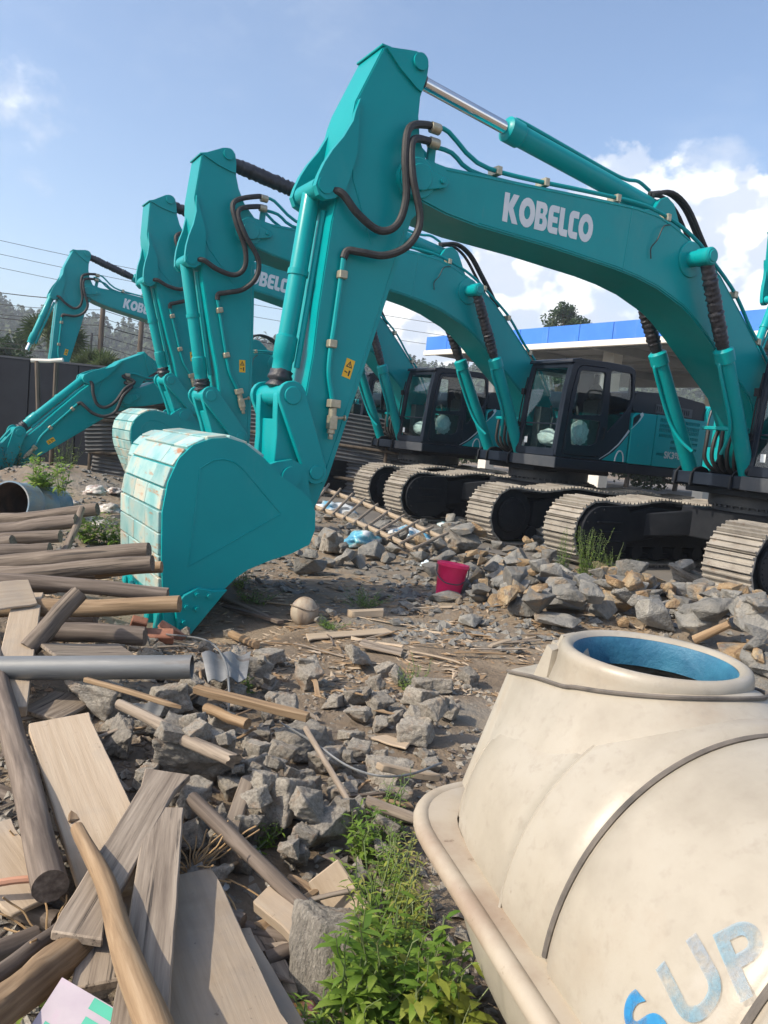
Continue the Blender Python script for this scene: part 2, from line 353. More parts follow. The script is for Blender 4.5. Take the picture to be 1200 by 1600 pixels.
def boom_parts():
    fr = FOOT
    def boom():
        mb = MB()
        body = rel(BOOM, fr)
        mb.prism(body, -.315, .315)
        me = mb.mesh('boom', M['teal'], .014, 2); return me
    def trims():
        out = []
        for sy in (-1, 1):
            mb = MB()
            mb.cyl((PIN.x - fr.x, sy * .30, PIN.y - fr.y), (PIN.x - fr.x, sy * .345, PIN.y - fr.y), .175, n=28)
            mb.cyl((PIN.x - fr.x, sy * .34, PIN.y - fr.y), (PIN.x - fr.x, sy * .385, PIN.y - fr.y), .115, n=28)
            mb.prism(rel([(6.26, 3.955), (5.98, 3.905), (5.95, 3.86), (5.98, 3.815), (6.26, 3.725)], fr), sy * .335, sy * .372)
            mb.cyl((6.03 - fr.x, sy * .365, 3.86 - fr.y), (6.03 - fr.x, sy * .395, 3.86 - fr.y), .025, n=12)
            out.append(('tip_pin_boss', mb.mesh('tip_pin_boss', M['teal'], .006, 1, True)))
            mb = MB()
            mb.cyl((BOSS.x - fr.x, sy * .31, BOSS.y - fr.y), (BOSS.x - fr.x, sy * .335, BOSS.y - fr.y), .20, n=28)
            mb.cyl((BOSS.x - fr.x, sy * .33, BOSS.y - fr.y), (BOSS.x - fr.x, sy * .62, BOSS.y - fr.y), .088, n=24)
            mb.cyl((BOSS.x - fr.x, sy * .61, BOSS.y - fr.y), (BOSS.x - fr.x, sy * .632, BOSS.y - fr.y), .066, n=20)
            out.append(('cylinder_pin_boss', mb.mesh('cylinder_pin_boss', M['teal'], .006, 1, True)))
            mb = MB().prism(rel([(2.45, 4.03), (2.66, 4.36), (2.74, 4.47), (2.86, 4.52), (2.97, 4.47), (3.05, 4.34), (3.45, 4.235), (3.1, 4.10)], fr), sy * .13 - .03, sy * .13 + .03)
            out.append(('cylinder_ear', mb.mesh('cylinder_ear', M['teal'], .006, 1, True)))
        mb = MB().box(6.02 - fr.x, 6.10 - fr.x, .16, .20, 4.0 - fr.y, 4.22 - fr.y)
        out.append(('hose_stand', mb.mesh('hose_stand', M['teal'], .006, 1, True)))
        return out
    def flange():
        mb = MB()
        # proud weld bead lines following the lower edge of the side face, and plate butt joints
        low = [p for p in BOOM[20:30]]
        for sy in (-1, 1):
            mb.tube([(x - fr.x, sy * .316, z - fr.y + .035) for x, z in low], .006, 5)
            up = BOOM[1:13]
            mb.tube([(x - fr.x, sy * .316, z - fr.y - .03) for x, z in up], .006, 5)
            mb.tube([(3.55 - fr.x, sy * .315, 4.22 - fr.y), (3.58 - fr.x, sy * .315, 3.54 - fr.y)], .006, 5)
        return mb.mesh('weld_bead', M['teal'], 0, 1, True)
    def pipes():
        P1 = [(6.10, 4.34), (5.95, 4.34), (5.60, 4.16), (5.1, 4.155), (4.1, 4.245), (3.3, 4.295), (2.75, 4.215), (2.42, 4.11), (2.2, 4.0), (1.7, 3.72), (1.45, 3.52), (1.2, 3.28), (.8, 2.96), (.45, 2.5)]
        P2 = [(6.10, 4.20), (5.85, 4.20), (5.62, 4.10), (5.1, 4.11), (4.1, 4.20), (3.3, 4.25), (2.75, 4.17), (2.35, 4.04), (1.9, 3.80), (1.4, 3.42), (.9, 3.0), (.5, 2.52)]
        out = []
        for P, y in ((P1, .27), (P2, .20), (P1, -.24)):
            out.append(MB().tube(smooth_pts([(x - fr.x, y, z - fr.y) for x, z in P], 3), .022, 8).mesh('pipe', M['teal'], 0, 1, True))
        return out
    def clamps():
        out = []
        for x, z in ((5.35, 4.15), (4.75, 4.19), (3.75, 4.27), (2.95, 4.25), (2.20, 4.0), (1.62, 3.64), (1.05, 3.16)):
            out.append(MB().box(x - fr.x - .03, x - fr.x + .03, .15, .31, z - fr.y - .045, z - fr.y + .035).mesh('clamp', M['zinc'], .006, 1))
        return out
    def text():
        L_, w = letters('KOBELCO', .272)
        sc = 1.19 / w; a = math.atan2(3.723 - 3.687, 4.085 - 5.267)      # runs towards -X
        mb = MB()
        for o, hs in L_:
            p = plate(o, hs, .3155, .3185)
            mb.add([(5.268 - fr.x - x * sc, y, 3.690 - fr.y + z + x * sc * .0305) for x, y, z in p.v], p.f)
        return mb.mesh('lettering', M['white'])
    def hosetop():
        out = []
        for k, y in enumerate((.06, .12, -.06)):
            P = [(3.05, 4.53 - .02 * k), (2.75, 4.60), (2.45, 4.50), (2.15, 4.22), (1.95, 4.02), (1.75, 3.80)]
            out.append(MB().tube(smooth_pts([(x - fr.x, y, z - fr.y) for x, z in P], 4), .024, 8).mesh('hose', M['rubber'], 0, 1, True))
        return out
    def wire():
        P = [(2.95, .33, 4.16), (3.10, .37, 4.10), (3.16, .36, 3.95), (3.22, .34, 3.85), (3.20, .34, 3.74)]
        return MB().tube(smooth_pts([(x - fr.x, y, z - fr.y) for x, y, z in P], 5), .007, 5).mesh('sensor_wire', M['rubber'], 0, 1, True)
    return boom(), trims(), flange(), pipes(), clamps(), text(), hosetop(), wire()

def arm_parts():
    o = PIN
    def arm():
        mb = MB(); mb.prism(rel(ARM, o), -.235, .235)
        return mb.mesh('arm', M['teal'], .010, 2)
    def bracket():
        out = []
        for sy in (-1, 1):
            mb = MB()
            mb.prism(rel(BRACKET, o), sy * .245 - .035, sy * .245 + .035)
            mb.cyl((A_BCYL.x - o.x, sy * .235, A_BCYL.y - o.y), (A_BCYL.x - o.x, sy * .292, A_BCYL.y - o.y), .072, n=24)
            out.append(('cylinder_bracket', mb.mesh('cylinder_bracket', M['teal'], 0, 1, True)))
            mb = MB().cyl((TIP.x - o.x, sy * .2, TIP.y - o.y), (TIP.x - o.x, sy * .30, TIP.y - o.y), .125, n=24)
            out.append(('bucket_pin_boss', mb.mesh('bucket_pin_boss', M['teal'], .006, 1, True)))
            mb = MB().cyl((A_LINK.x - o.x, sy * .23, A_LINK.y - o.y), (A_LINK.x - o.x, sy * .245, A_LINK.y - o.y), .10, n=24)
            out.append(('link_pin_boss', mb.mesh('link_pin_boss', M['teal'], .006, 1, True)))
            mb = MB().prism(rel([(6.66, 4.85), (6.50, 4.89), (6.368, 4.915), (6.30, 4.91), (6.25, 4.88), (6.228, 4.835), (6.235, 4.736), (6.27, 4.60), (6.33, 4.62), (6.50, 4.72)], o), sy * .235, sy * .262)
            mb.cyl((A_TOP.x - o.x, sy * .235, A_TOP.y - o.y), (A_TOP.x - o.x, sy * .292, A_TOP.y - o.y), .072, n=24)
            out.append(('head_plate', mb.mesh('head_plate', M['teal'], 0, 1, True)))
            for P in ([(6.30, 3.4), (6.62, 2.10), (6.90, 1.05)], [(6.90, 4.0), (6.86, 3.7), (6.62, 3.2)]):
                out.append(('weld_bead', MB().tube([(x - o.x, sy * .2365, z - o.y) for x, z in P], .006, 5).mesh('weld_bead', M['teal'], 0, 1, True)))
        out.append(('top_plate', MB().box(6.60 - o.x, 6.70 - o.x, -.235, .235, 4.865 - o.y, 4.885 - o.y).mesh('top_plate', M['teal'], .004, 1, True)))
        return out
    def pipe():
        P = [(6.90, .27, 3.02), (6.905, .27, 2.90), (6.93, .27, 2.45), (6.945, .27, 2.2), (6.94, .27, 2.02), (6.90, .27, 1.86), (6.88, .27, 1.78)]
        return MB().tube(smooth_pts([(x - o.x, y, z - o.y) for x, y, z in P], 4), .024, 8).mesh('pipe', M['teal'], 0, 1, True)
    def clamps():
        return [MB().box(x - o.x - .045, x - o.x + .035, .234, .31, z - o.y - .035, z - o.y + .035).mesh('clamp', M['zinc'], .008, 1) for x, z in ((6.905, 2.88), (6.945, 2.28))]
    def valve():
        mb = MB(); x, z = 6.88 - o.x, 1.70 - o.y
        mb.box(x - .05, x + .05, .25, .34, z + .03, z + .10); mb.cyl((x, .29, z + .03), (x, .29, z - .20), .036, n=10); mb.box(x - .035, x + .035, .25, .335, z - .16, z - .04)
        mb.cyl((x, .29, z - .06), (x - .11, .30, z - .05), .014, n=8); mb.cyl((x - .11, .30, z - .05), (x - .125, .30, z - .05), .028, n=10)
        mb.cyl((x, .29, z - .20), (x, .29, z - .25), .024, n=8)
        return mb.mesh('valve', M['zinc'], .004, 1, True)
    def decal():
        c = Vector((6.735, 2.09)); q = [(6.775, 2.178), (6.695, 2.165), (6.692, 2.008), (6.772, 2.020)]
        q = [(6.76, 2.185), (6.675, 2.165), (6.712, 2.000), (6.797, 2.020)]
        dm = MB().prism(rel(q, o), .2355, .2375).mesh('warning_decal', M['yellow'])
        # triangle symbol and pictogram under it
        ax = Vector((6.675 - 6.76, 2.165 - 2.185)); ay = Vector((6.797 - 6.76, 2.020 - 2.185)); g = Vector((6.76, 2.185))
        def uv(a, b): p = g + ax * a + ay * b; return (p.x - o.x, p.y - o.y)
        mb = plate([uv(.5, .08), uv(.88, .44), uv(.12, .44)], [[uv(.5, .18), uv(.72, .39), uv(.28, .39)]], .2378, .2388)
        mb.prism([uv(.46, .24), uv(.54, .24), uv(.53, .36), uv(.47, .36)], .2378, .2388)
        mb.prism([uv(.14, .66), uv(.50, .70), uv(.50, .76), uv(.14, .72)], .2378, .2388)
        mb.prism([uv(.60, .58), uv(.80, .58), uv(.78, .88), uv(.62, .88)], .2378, .2388)
        return dm, mb.mesh('decal_symbol', M['decalblack'])
    return arm(), bracket(), pipe(), clamps(), valve(), decal()

def bucket_parts():
    o = TIP; back = BUCKET[:11]
    def shell():
        mb = MB()
        for sy in (-1, 1):
            mb.prism(rel(BUCKET, o), sy * BH - .022, sy * BH + .022)
        pts = [Vector(p) for p in rel(BUCKET[:12], o)]; n = len(pts); inn = []
        for i, p in enumerate(pts):
            t = (pts[min(i + 1, n - 1)] - pts[max(i - 1, 0)]).normalized(); nn = Vector((-t.y, t.x)); inn.append(p + nn * .03)
        w = BH - .022
        out = [p - (Vector((-(pts[min(i + 1, n - 1)] - pts[max(i - 1, 0)]).normalized().y, (pts[min(i + 1, n - 1)] - pts[max(i - 1, 0)]).normalized().x))) * -.004 for i, p in enumerate(pts)]
        vs = [(p.x, y, p.y) for y in (-w, w) for p in out] + [(p.x, y, p.y) for y in (-w, w) for p in inn]; fs = []
        for i in range(n - 1):
            fs += [(i, i + 1, n + i + 1, n + i), (2 * n + i, 3 * n + i, 3 * n + i + 1, 2 * n + i + 1)]
        fs += [(0, n, 3 * n, 2 * n), (n - 1, 3 * n - 1, 4 * n - 1, 2 * n - 1)]
        mb.add(vs, fs)
        # lip and ears that carry the two pins
        mb.prism(rel([(8.20, -.12), (8.34, -.14), (8.36, .05), (8.28, .05)], o), -w, w)
        for sy in (-1, 1):
            mb.prism(rel([(7.02, .75), (7.06, .66), (7.16, .60), (7.30, .64), (7.62, 1.02), (7.66, 1.26), (7.52, 1.17), (7.40, 1.22), (7.26, 1.25), (7.14, 1.20), (7.10, 1.10), (7.05, .9)], o), sy * .345 - .028, sy * .345 + .028)
            mb.cyl((EAR.x - o.x, sy * .31, EAR.y - o.y), (EAR.x - o.x, sy * .40, EAR.y - o.y), .088, n=24)
            mb.cyl((TIP.x - o.x, sy * .31, TIP.y - o.y), (TIP.x - o.x, sy * .40, TIP.y - o.y), .11, n=24)
            # weld outline of the side doubler
            W = [(8.154, 1.144), (8.06, 1.21), (7.973, 1.226), (7.88, 1.205), (7.798, 1.147), (7.62, .97), (7.462, .816), (7.82, .60), (8.192, .38), (8.154, 1.144)]
            mb.tube([(x - o.x, sy * (BH + .022), z - o.y) for x, z in W], .006, 5)
        return mb.mesh('bucket', M['teal'], .005, 1, True)
    def wears():
        P = [Vector(p) for p in rel([(8.372, .12)] + BUCKET[1:10], o)]
        L_ = [0]
        for i in range(1, len(P)): L_.append(L_[-1] + (P[i] - P[i - 1]).length)
        def at(s):
            for i in range(1, len(P)):
                if s <= L_[i] or i == len(P) - 1:
                    return P[i - 1].lerp(P[i], (s - L_[i - 1]) / (L_[i] - L_[i - 1]))
        rows = 11; step = L_[-1] / rows; res = []; rg = random.Random(3)
        for r in range(rows):
            a, b = at(r * step + .006), at((r + 1) * step - .006)
            cuts = [-BH, -BH * .36 + rg.uniform(-.12, .05), BH * .30 + rg.uniform(-.05, .1), BH] if r % 2 else [-BH, -BH * .30 + rg.uniform(-.1, .06), BH * .40 + rg.uniform(-.08, .06), BH]
            for k in range(3):
                y0, y1 = cuts[k] + .006, cuts[k + 1] - .006
                t = (b - a).normalized(); nn = Vector((t.y, -t.x)); h = .020 + rg.uniform(0, .008)
                c = [a - nn * .01, b - nn * .01, b + nn * h, a + nn * h]
                res.append(MB().add([(p.x, y, p.y) for y in (y0, y1) for p in c], [(0, 1, 2, 3), (7, 6, 5, 4), (0, 4, 5, 1), (1, 5, 6, 2), (2, 6, 7, 3), (3, 7, 4, 0)]).mesh('wear_plate', M['wear'], .005, 1))
        return res
    def teeth():
        res = []
        for k in range(5):
            y = -BH + .07 + k * (2 * BH - .14) / 4
            a = rel([(8.255, -.02), (8.385, .06), (8.395, -.16), (8.37, -.33), (8.33, -.33), (8.29, -.18)], o)
            mb = MB().prism(a, y - .055, y + .055)
            res.append(mb.mesh('tooth', M['teal'], .012, 1))
        return res
    def cutters():
        res = []
        for sy in (-1, 1):
            res.append(MB().prism(rel([(8.285, .075), (8.215, .165), (8.115, .222), (7.985, .195), (7.87, .20), (8.17, -.19), (8.235, -.17)], o), sy * (BH + .024), sy * (BH + .058)).mesh('side_cutter', M['teal'], .008, 1))
        return res
    def bolts():
        res = []
        for x, z in ((8.115, .165), (8.02, .155), (8.195, .07), (8.11, .055), (8.205, -.05)):
            mb = MB().cyl((x - o.x, BH + .056, z - o.y), (x - o.x, BH + .064, z - o.y), .026, n=14); mb.cyl((x - o.x, BH + .064, z - o.y), (x - o.x, BH + .082, z - o.y), .018, n=6)
            res.append(mb.mesh('bolt', M['teal']))
        return res
    return shell(), wears(), teeth(), cutters(), bolts()

def shrink(poly, k):
    cx = sum(p[0] for p in poly) / len(poly); cz = sum(p[1] for p in poly) / len(poly)
    out = []
    for x, z in poly:
        dx, dz = cx - x, cz - z; l = math.hypot(dx, dz); out.append((x + dx / l * k, z + dz / l * k))
    return out
def rounded(poly, r=.05, n=3):
    P = [Vector(p) for p in poly]; out = []
    for i, p in enumerate(P):
        a, b = (P[i - 1] - p), (P[(i + 1) % len(P)] - p); rr = min(r, a.length * .45, b.length * .45)
        p0, p1 = p + a.normalized() * rr, p + b.normalized() * rr
        for j in range(n + 1):
            t = j / n; q = p0 * (1 - t) ** 2 + p * 2 * t * (1 - t) + p1 * t * t; out.append((q.x, q.y))
    return out

CAB = [(1.235, 1.475), (1.150, 2.55), (1.070, 2.98), (.96, 3.06), (.31, 3.085), (-.20, 3.085), (-.345, 3.04), (-.40, 2.60), (-.345, 2.25), (-.375, 1.475)]
DOOR = [(1.10, 1.53), (1.045, 2.50), (.965, 2.90), (.87, 2.965), (.285, 2.985), (.215, 1.86), (.235, 1.60), (.30, 1.53)]
W1 = [(.905, 2.88), (.345, 2.91), (.335, 2.215), (.99, 2.16)]
W2 = [(1.00, 2.10), (.335, 2.12), (.365, 1.76), (.50, 1.70), (.93, 1.685)]
W3 = [(.215, 2.965), (-.28, 2.965), (-.345, 2.60), (-.29, 2.38), (.145, 1.93)]
def cab_parts():
    Y0, Y1 = .47, 1.46
    res = {}
    side = plate(rounded(CAB, .06), [rounded(DOOR, .05), rounded(W3, .06)], Y1 - .05, Y1)
    other = plate(rounded(CAB, .06), [rounded([(1.02, 2.88), (.0, 2.93), (-.02, 2.0), (1.10, 1.95)], .06)], Y0, Y0 + .05)
    mb = MB(); mb.add(side.v, side.f); mb.add(other.v, other.f)
    # roof, floor, rear wall, front sill and posts
    mb.prism([(1.075, 2.975), (.96, 3.062), (.31, 3.087), (-.20, 3.087), (-.345, 3.042), (-.33, 2.99), (1.0, 2.95)], Y0 + .05, Y1 - .05)
    mb.box(-.36, 1.20, Y0 + .05, Y1 - .05, 1.48, 1.56)
    mb.box(-.385, -.345, Y0 + .05, Y1 - .05, 1.56, 2.30); mb.box(-.40, -.35, Y0 + .05, Y0 + .13, 2.3, 2.99); mb.box(-.40, -.35, Y1 - .13, Y1 - .05, 2.3, 2.99)
    fr = lambda z: 1.235 - (z - 1.475) * .0791 if z < 2.55 else 1.150 - (z - 2.55) * .186
    for y in (Y0 + .05, Y1 - .11):
        mb.add([(fr(1.56) - .05, y, 1.56), (fr(1.56), y, 1.56), (fr(1.56), y + .06, 1.56), (fr(1.56) - .05, y + .06, 1.56), (fr(2.55) - .05, y, 2.55), (fr(2.55), y, 2.55), (fr(2.55), y + .06, 2.55), (fr(2.55) - .05, y + .06, 2.55),
                (fr(2.96) - .05, y, 2.96), (fr(2.96), y, 2.96), (fr(2.96), y + .06, 2.96), (fr(2.96) - .05, y + .06, 2.96)],
               [(0, 1, 5, 4), (1, 2, 6, 5), (2, 3, 7, 6), (3, 0, 4, 7), (4, 5, 9, 8), (5, 6, 10, 9), (6, 7, 11, 10), (7, 4, 8, 11)])
    mb.box(fr(1.99) - .035, fr(1.99) - .005, Y0 + .11, Y1 - .11, 1.980, 2.004)
    mb.box(1.185, 1.232, Y0 + .05, Y1 - .05, 1.475, 1.60)
    mb.box(.98, 1.075, Y0 + .05, Y1 - .05, 2.90, 2.985)
    mb.prism([(1.115, 2.975), (1.10, 3.035), (.90, 3.075), (.9, 3.05), (1.05, 2.99)], Y0 - .02, Y1 + .005)       # rain visor
    res['cab'] = mb.mesh('cab', M['navy'], .008, 1, True)
    d = plate(rounded(shrink(DOOR, .008), .05), [rounded(W1, .05), rounded(W2, .05)], Y1 - .03, Y1 + .014)
    d.box(1.00, 1.06, Y1 + .014, Y1 + .022, 1.58, 1.74)
    res['door'] = d.mesh('door', M['navy'], .006, 1, True)
    pane = lambda P, y: MB().prism(P, y, y + .006).mesh('window_pane', M['glass'])
    res['panes'] = [pane(shrink(W1, -.02), Y1 - .02), pane(shrink(W2, -.02), Y1 - .02), pane(shrink(W3, -.02), Y1 - .03), pane([(1.03, 2.90), (-.02, 2.95), (-.04, 1.98), (1.12, 1.93)], Y0 + .02)]
    res['handle'] = MB().tube(smooth_pts([(.28, Y1 + .02, 2.02), (.26, Y1 + .045, 2.0), (.255, Y1 + .045, 1.86), (.27, Y1 + .02, 1.84)], 3), .010, 6).mesh('door_handle', M['black'], 0, 1, True)
    zz = [1.59, 2.55, 2.92]
    def wind(z0, z1, dx=.02):
        ks = [z for z in (z0, 2.55, z1) if z0 <= z <= z1]; ks = sorted(set(ks)); vs, fs = [], []
        for z in ks:
            for y in (Y0 + .08, Y1 - .08):
                vs += [(fr(z) - dx, y, z), (fr(z) - dx - .006, y, z)]
        for i in range(len(ks) - 1):
            k = i * 4; fs += [(k, k + 2, k + 6, k + 4), (k + 1, k + 5, k + 7, k + 3), (k, k + 4, k + 5, k + 1), (k + 2, k + 3, k + 7, k + 6)]
        fs += [(0, 1, 3, 2), (len(vs) - 4, len(vs) - 2, len(vs) - 1, len(vs) - 3)]
        return MB().add(vs, fs).mesh('windscreen', M['glass'])
    res['wind'] = [wind(1.59, 1.985), wind(2.0, 2.93)]
    res['sticker'] = MB().box(1.198, 1.200, Y0 + .17, Y0 + .24, 1.66, 1.76).mesh('sticker', M['white'])
    s = MB(); s.box(.05, .58, .72, 1.20, 1.90, 2.04); s.box(-.08, .10, .74, 1.18, 2.0, 2.52); s.box(-.06, .05, .86, 1.06, 2.56, 2.76); s.box(.1, .45, .8, 1.1, 1.56, 1.9)
    res['seat'] = s.mesh('seat', M['seat'], .05, 3)
    c = MB()
    for y in (.60, 1.22): c.box(.15, .72, y, y + .14, 1.56, 2.12); c.cyl((.66, y + .07, 2.1), (.72, y + .07, 2.32), .02, n=8)
    c.box(.75, .98, .55, .72, 1.56, 2.28)
    for y in (.9, 1.05): c.cyl((.95, y, 1.56), (.86, y, 2.12), .014, n=8)
    res['console'] = c.mesh('console', M['seat'], .015, 1)
    rg = random.Random(11)
    def blob(cx, cy, cz, rx, ry, rz):
        bm = bmesh.new(); bmesh.ops.create_icosphere(bm, subdivisions=3, radius=1)
        for v in bm.verts:
            n = 1 + .22 * noise.noise(v.co * 3 + Vector((cx * 9, 0, 4))); v.co = Vector((cx + v.co.x * rx * n, cy + v.co.y * ry * n, cz + v.co.z * rz * n))
        bm.verts.index_update(); b = MB(); b.add([v.co for v in bm.verts], [[v.index for v in f.verts] for f in bm.faces]); bm.free(); return b
    res['film'] = [blob(.68, 1.37, 1.90, .20, .035, .20).mesh('plastic_wrap', M['film'], 0, 1, True), blob(.95, .95, 1.78, .10, .26, .14).mesh('plastic_wrap', M['film'], 0, 1, True), blob(.02, .96, 2.62, .10, .14, .15).mesh('plastic_wrap', M['seat'], 0, 1, True)]
    r = MB(); y = Y0 + .02
    r.tube(smooth_pts([(fr(1.7) + .03, y, 1.7), (fr(2.3) + .05, y, 2.3), (fr(2.75) + .03, y, 2.75)], 4), .012, 6)
    r.box(fr(2.5) + .02, fr(2.5) + .06, y - .05, y + .02, 2.46, 2.56); r.box(fr(1.95) + .01, fr(1.95) + .05, y - .04, y + .02, 1.92, 2.0)
    res['rail'] = r.mesh('handrail', M['black'], 0, 1, True)
    # stripes and swoosh behind the door
    def strip(P, w, y):
        mb = MB(); P = [Vector(p) for p in P]
        a, b = [], []
        for i, p in enumerate(P):
            t = (P[min(i + 1, len(P) - 1)] - P[max(i - 1, 0)]).normalized(); n = Vector((-t.y, t.x)); ww = w * (i / (len(P) - 1) * .8 + .2) if True else w
            a.append(p + n * ww); b.append(p - n * ww)
        k = len(P); mb.add([(p.x, y, p.y) for p in a + b], [(i, i + 1, k + i + 1, k + i) for i in range(k - 1)]); return mb
    S1 = [(.26, 1.50), (.05, 1.62), (-.15, 1.78), (-.30, 1.95), (-.36, 2.03)]
    sw = strip(S1, .022, Y1 + .003)
    res['stripe'] = sw.mesh('pale_stripe', M['swoosh'])
    pan = MB().prism([(.20, 1.49), (-.05, 1.64), (-.20, 1.78), (-.36, 1.96), (-.365, 1.49)], Y1, Y1 + .002)
    res['tealtri'] = pan.mesh('teal_panel', M['teal'])
    ringp = [(-.20 + .10 * math.cos(R(a)), 1.49 + .18 * math.sin(R(a))) for a in range(0, 181, 15)]
    res['emblem'] = MB().tube([(x, Y1 + .006, z) for x, z in ringp], .012, 6).mesh('emblem', M['swoosh'], 0, 1, True)
    return res

def body_parts():
    res = {}
    mb = MB(); mb.box(-3.0, -.38, -1.47, 1.47, 1.30, 1.465); mb.box(-.38, 1.22, .62, 1.47, 1.30, 1.4645); mb.box(-.38, 1.20, -.62, .62, 1.3002, 1.4648)
    mb.box(-.9, .9, -.62, .62, 1.20, 1.30)
    res['frame'] = mb.mesh('upper_frame', M['navy'], .012, 1)
    res['bumper'] = MB().box(1.222, 1.252, .45, 1.485, 1.295, 1.47).mesh('bumper', M['bumper'], .008, 1)
    mb = MB()
    for sy in (-1, 1):
        for dy in (-.14, .11):
            y = sy * .42 + dy
            mb.prism([(.80, 1.28), (1.25, 1.28), (1.24, 1.44), (1.16, 1.52), (1.04, 1.545), (.92, 1.52), (.84, 1.44)], y, y + .03)
        for dy in (-.20, .15):
            y = dy if sy > 0 else dy
    for y in (-.40, .36):
        mb.prism([(-.15, 1.46), (.75, 1.46), (.55, 1.75), (.42, 1.95), (.30, 2.0), (.16, 1.93), (.06, 1.75)], y, y + .04)
    res['bracket'] = mb.mesh('boom_bracket', M['black'], .006, 1)
    mb = MB(); mb.prism(rounded([(-.40, 1.472), (-.40, 2.26), (-.48, 2.34), (-.98, 2.355), (-.98, 1.472)], .03), 1.10, 1.478)
    res['cover1'] = mb.mesh('side_cover', M['teal'], .01, 1)
    lou = []
    def slots(x0, x1, z, n, h): 
        for i in range(n):
            x = x0 + (x1 - x0) * i / (n - 1); lou.append([(x - .0155, z), (x + .0155, z), (x + .0075, z + h), (x - .0235, z + h)])
    for z in (2.245, 2.15, 2.075): slots(-1.09, -2.10, z, 24, .062)
    slots(-1.10, -2.10, 1.985, 24, .055); slots(-1.42, -2.10, 1.895, 18, .045); slots(-1.42, -2.10, 1.79, 18, .05); slots(-1.09, -1.26, 1.665, 6, .045)
    p = plate(rounded([(-.995, 1.472), (-.995, 2.36), (-2.30, 2.36), (-2.30, 1.472)], .03), lou, 1.455, 1.478)
    res['cover2'] = p.mesh('side_cover', M['teal'])
    res['inner'] = MB().box(-2.28, -1.0, -1.1, 1.43, 1.49, 2.34).mesh('engine_bay', M['black'])
    mb = MB(); mb.prism(rounded([(-.46, 2.362), (-.42, 2.50), (-.50, 2.70), (-1.05, 2.735), (-1.60, 2.735), (-2.30, 2.68), (-2.42, 2.362)], .04), -1.20, 1.40)
    res['hood'] = mb.mesh('engine_hood', M['navy'], .05, 3)
    lo2 = []; lou = lo2
    for i in range(16):
        x = -1.05 - i * .055; lo2.append([(x, 2.42), (x + .026, 2.42), (x + .026, 2.51), (x, 2.51)])
    res['grille'] = plate([(-1.0, 2.39), (-1.0, 2.54), (-1.96, 2.54), (-1.96, 2.39)], lo2, 1.395, 1.412).mesh('grille', M['bumper'])
    mb = MB()
    for i in range(3):
        for j in range(2): mb.box(-.80 - i * .05, -.775 - i * .05, .75 + j * .22, .93 + j * .22, 2.72, 2.742)
    for i in range(9): mb.box(-1.15 - i * .05, -1.125 - i * .05, .75, 1.2, 2.735, 2.742)
    res['vents'] = mb.mesh('vent', M['black'])
    prof = [(-2.32, 1.30), (-2.32, 2.58), (-2.45, 2.66), (-2.9, 2.62), (-3.22, 2.45), (-3.36, 2.15), (-3.38, 1.6), (-3.25, 1.30)]
    res['cw'] = MB().prism(rounded(prof, .08), -1.46, 1.46).mesh('counterweight', M['teal'], .06, 3)
    mb = MB(); mb.box(-1.30, -.62, -1.46, -.52, 1.47, 2.34); mb.box(-.62, -.40, -1.40, -.75, 1.47, 1.85); mb.cyl((-.95, -1.0, 2.34), (-.95, -1.0, 2.42), .09, n=16); mb.box(-2.3, -1.30, -1.47, -1.15, 1.47, 2.36)
    mb.cyl((-.05, -.52, 1.95), (-.05, -.28, 1.95), .13, n=18); mb.box(-.35, -.05, -.5, -.1, 1.47, 2.05)
    res['tank'] = mb.mesh('fuel_tank', M['teal'], .03, 2)
    mb = MB()
    mb.tube(smooth_pts([(-.42, -1.38, 1.84), (-.42, -1.38, 2.3), (-.62, -1.38, 2.72), (-.95, -1.38, 2.76), (-1.2, -1.38, 2.74), (-1.25, -1.38, 2.3)], 5), .017, 6)
    mb.tube(smooth_pts([(-.44, -.80, 1.84), (-.44, -.80, 2.2), (-.6, -.80, 2.42), (-.85, -.80, 2.44), (-.95, -.80, 2.36)], 5), .015, 6)
    res['rail'] = mb.mesh('handrail', M['bumper'], 0, 1, True)
    # model lettering on the side cover
    cu = bpy.data.curves.new('t', 'FONT'); cu.body = 'SK380'; cu.size = .165; cu.extrude = .0015; cu.offset = .004
    t = bpy.data.objects.new('t', cu); dg = bpy.context.evaluated_depsgraph_get(); COL.objects.link(t); bpy.context.view_layer.update()
    tm = bpy.data.meshes.new_from_object(t.evaluated_get(bpy.context.evaluated_depsgraph_get()))
    mb = MB(); mb.add([(-1.28 - v.co.x, 1.481 + v.co.z, 1.63 + v.co.y) for v in tm.vertices], [list(p.vertices) for p in tm.polygons])
    res['model'] = mb.mesh('lettering', M['silver'])
    bpy.data.objects.remove(t); bpy.data.curves.remove(cu); bpy.data.meshes.remove(tm)
    res['model2'] = MB().prism([(-1.79, 1.63), (-1.81, 1.75), (-1.93, 1.75), (-1.89, 1.63)], 1.479, 1.482).mesh('lettering_tail', M['orange'])
    res['stripe'] = None
    mb = MB(); P = [Vector(p) for p in [(-.395, 2.06), (-.55, 2.20), (-.62, 2.30), (-.58, 2.345)]]
    a = [p + Vector((.03, -.02)) for p in P]; b = [p + Vector((-.03, .02)) for p in P]
    mb.add([(p.x, 1.4795, p.y) for p in a + b], [(i, i + 1, 5 + i, 4 + i) for i in range(3)])
    res['stripe'] = mb.mesh('pale_stripe', M['swoosh'])
    mb = MB(); mb.prism([(-.41, 2.10), (-.52, 2.20), (-.57, 2.28), (-.54, 2.33), (-.41, 2.25)], 1.4785, 1.4795)
    res['dark'] = mb.mesh('dark_panel', M['navy'])
    rg = random.Random(5); hs = []
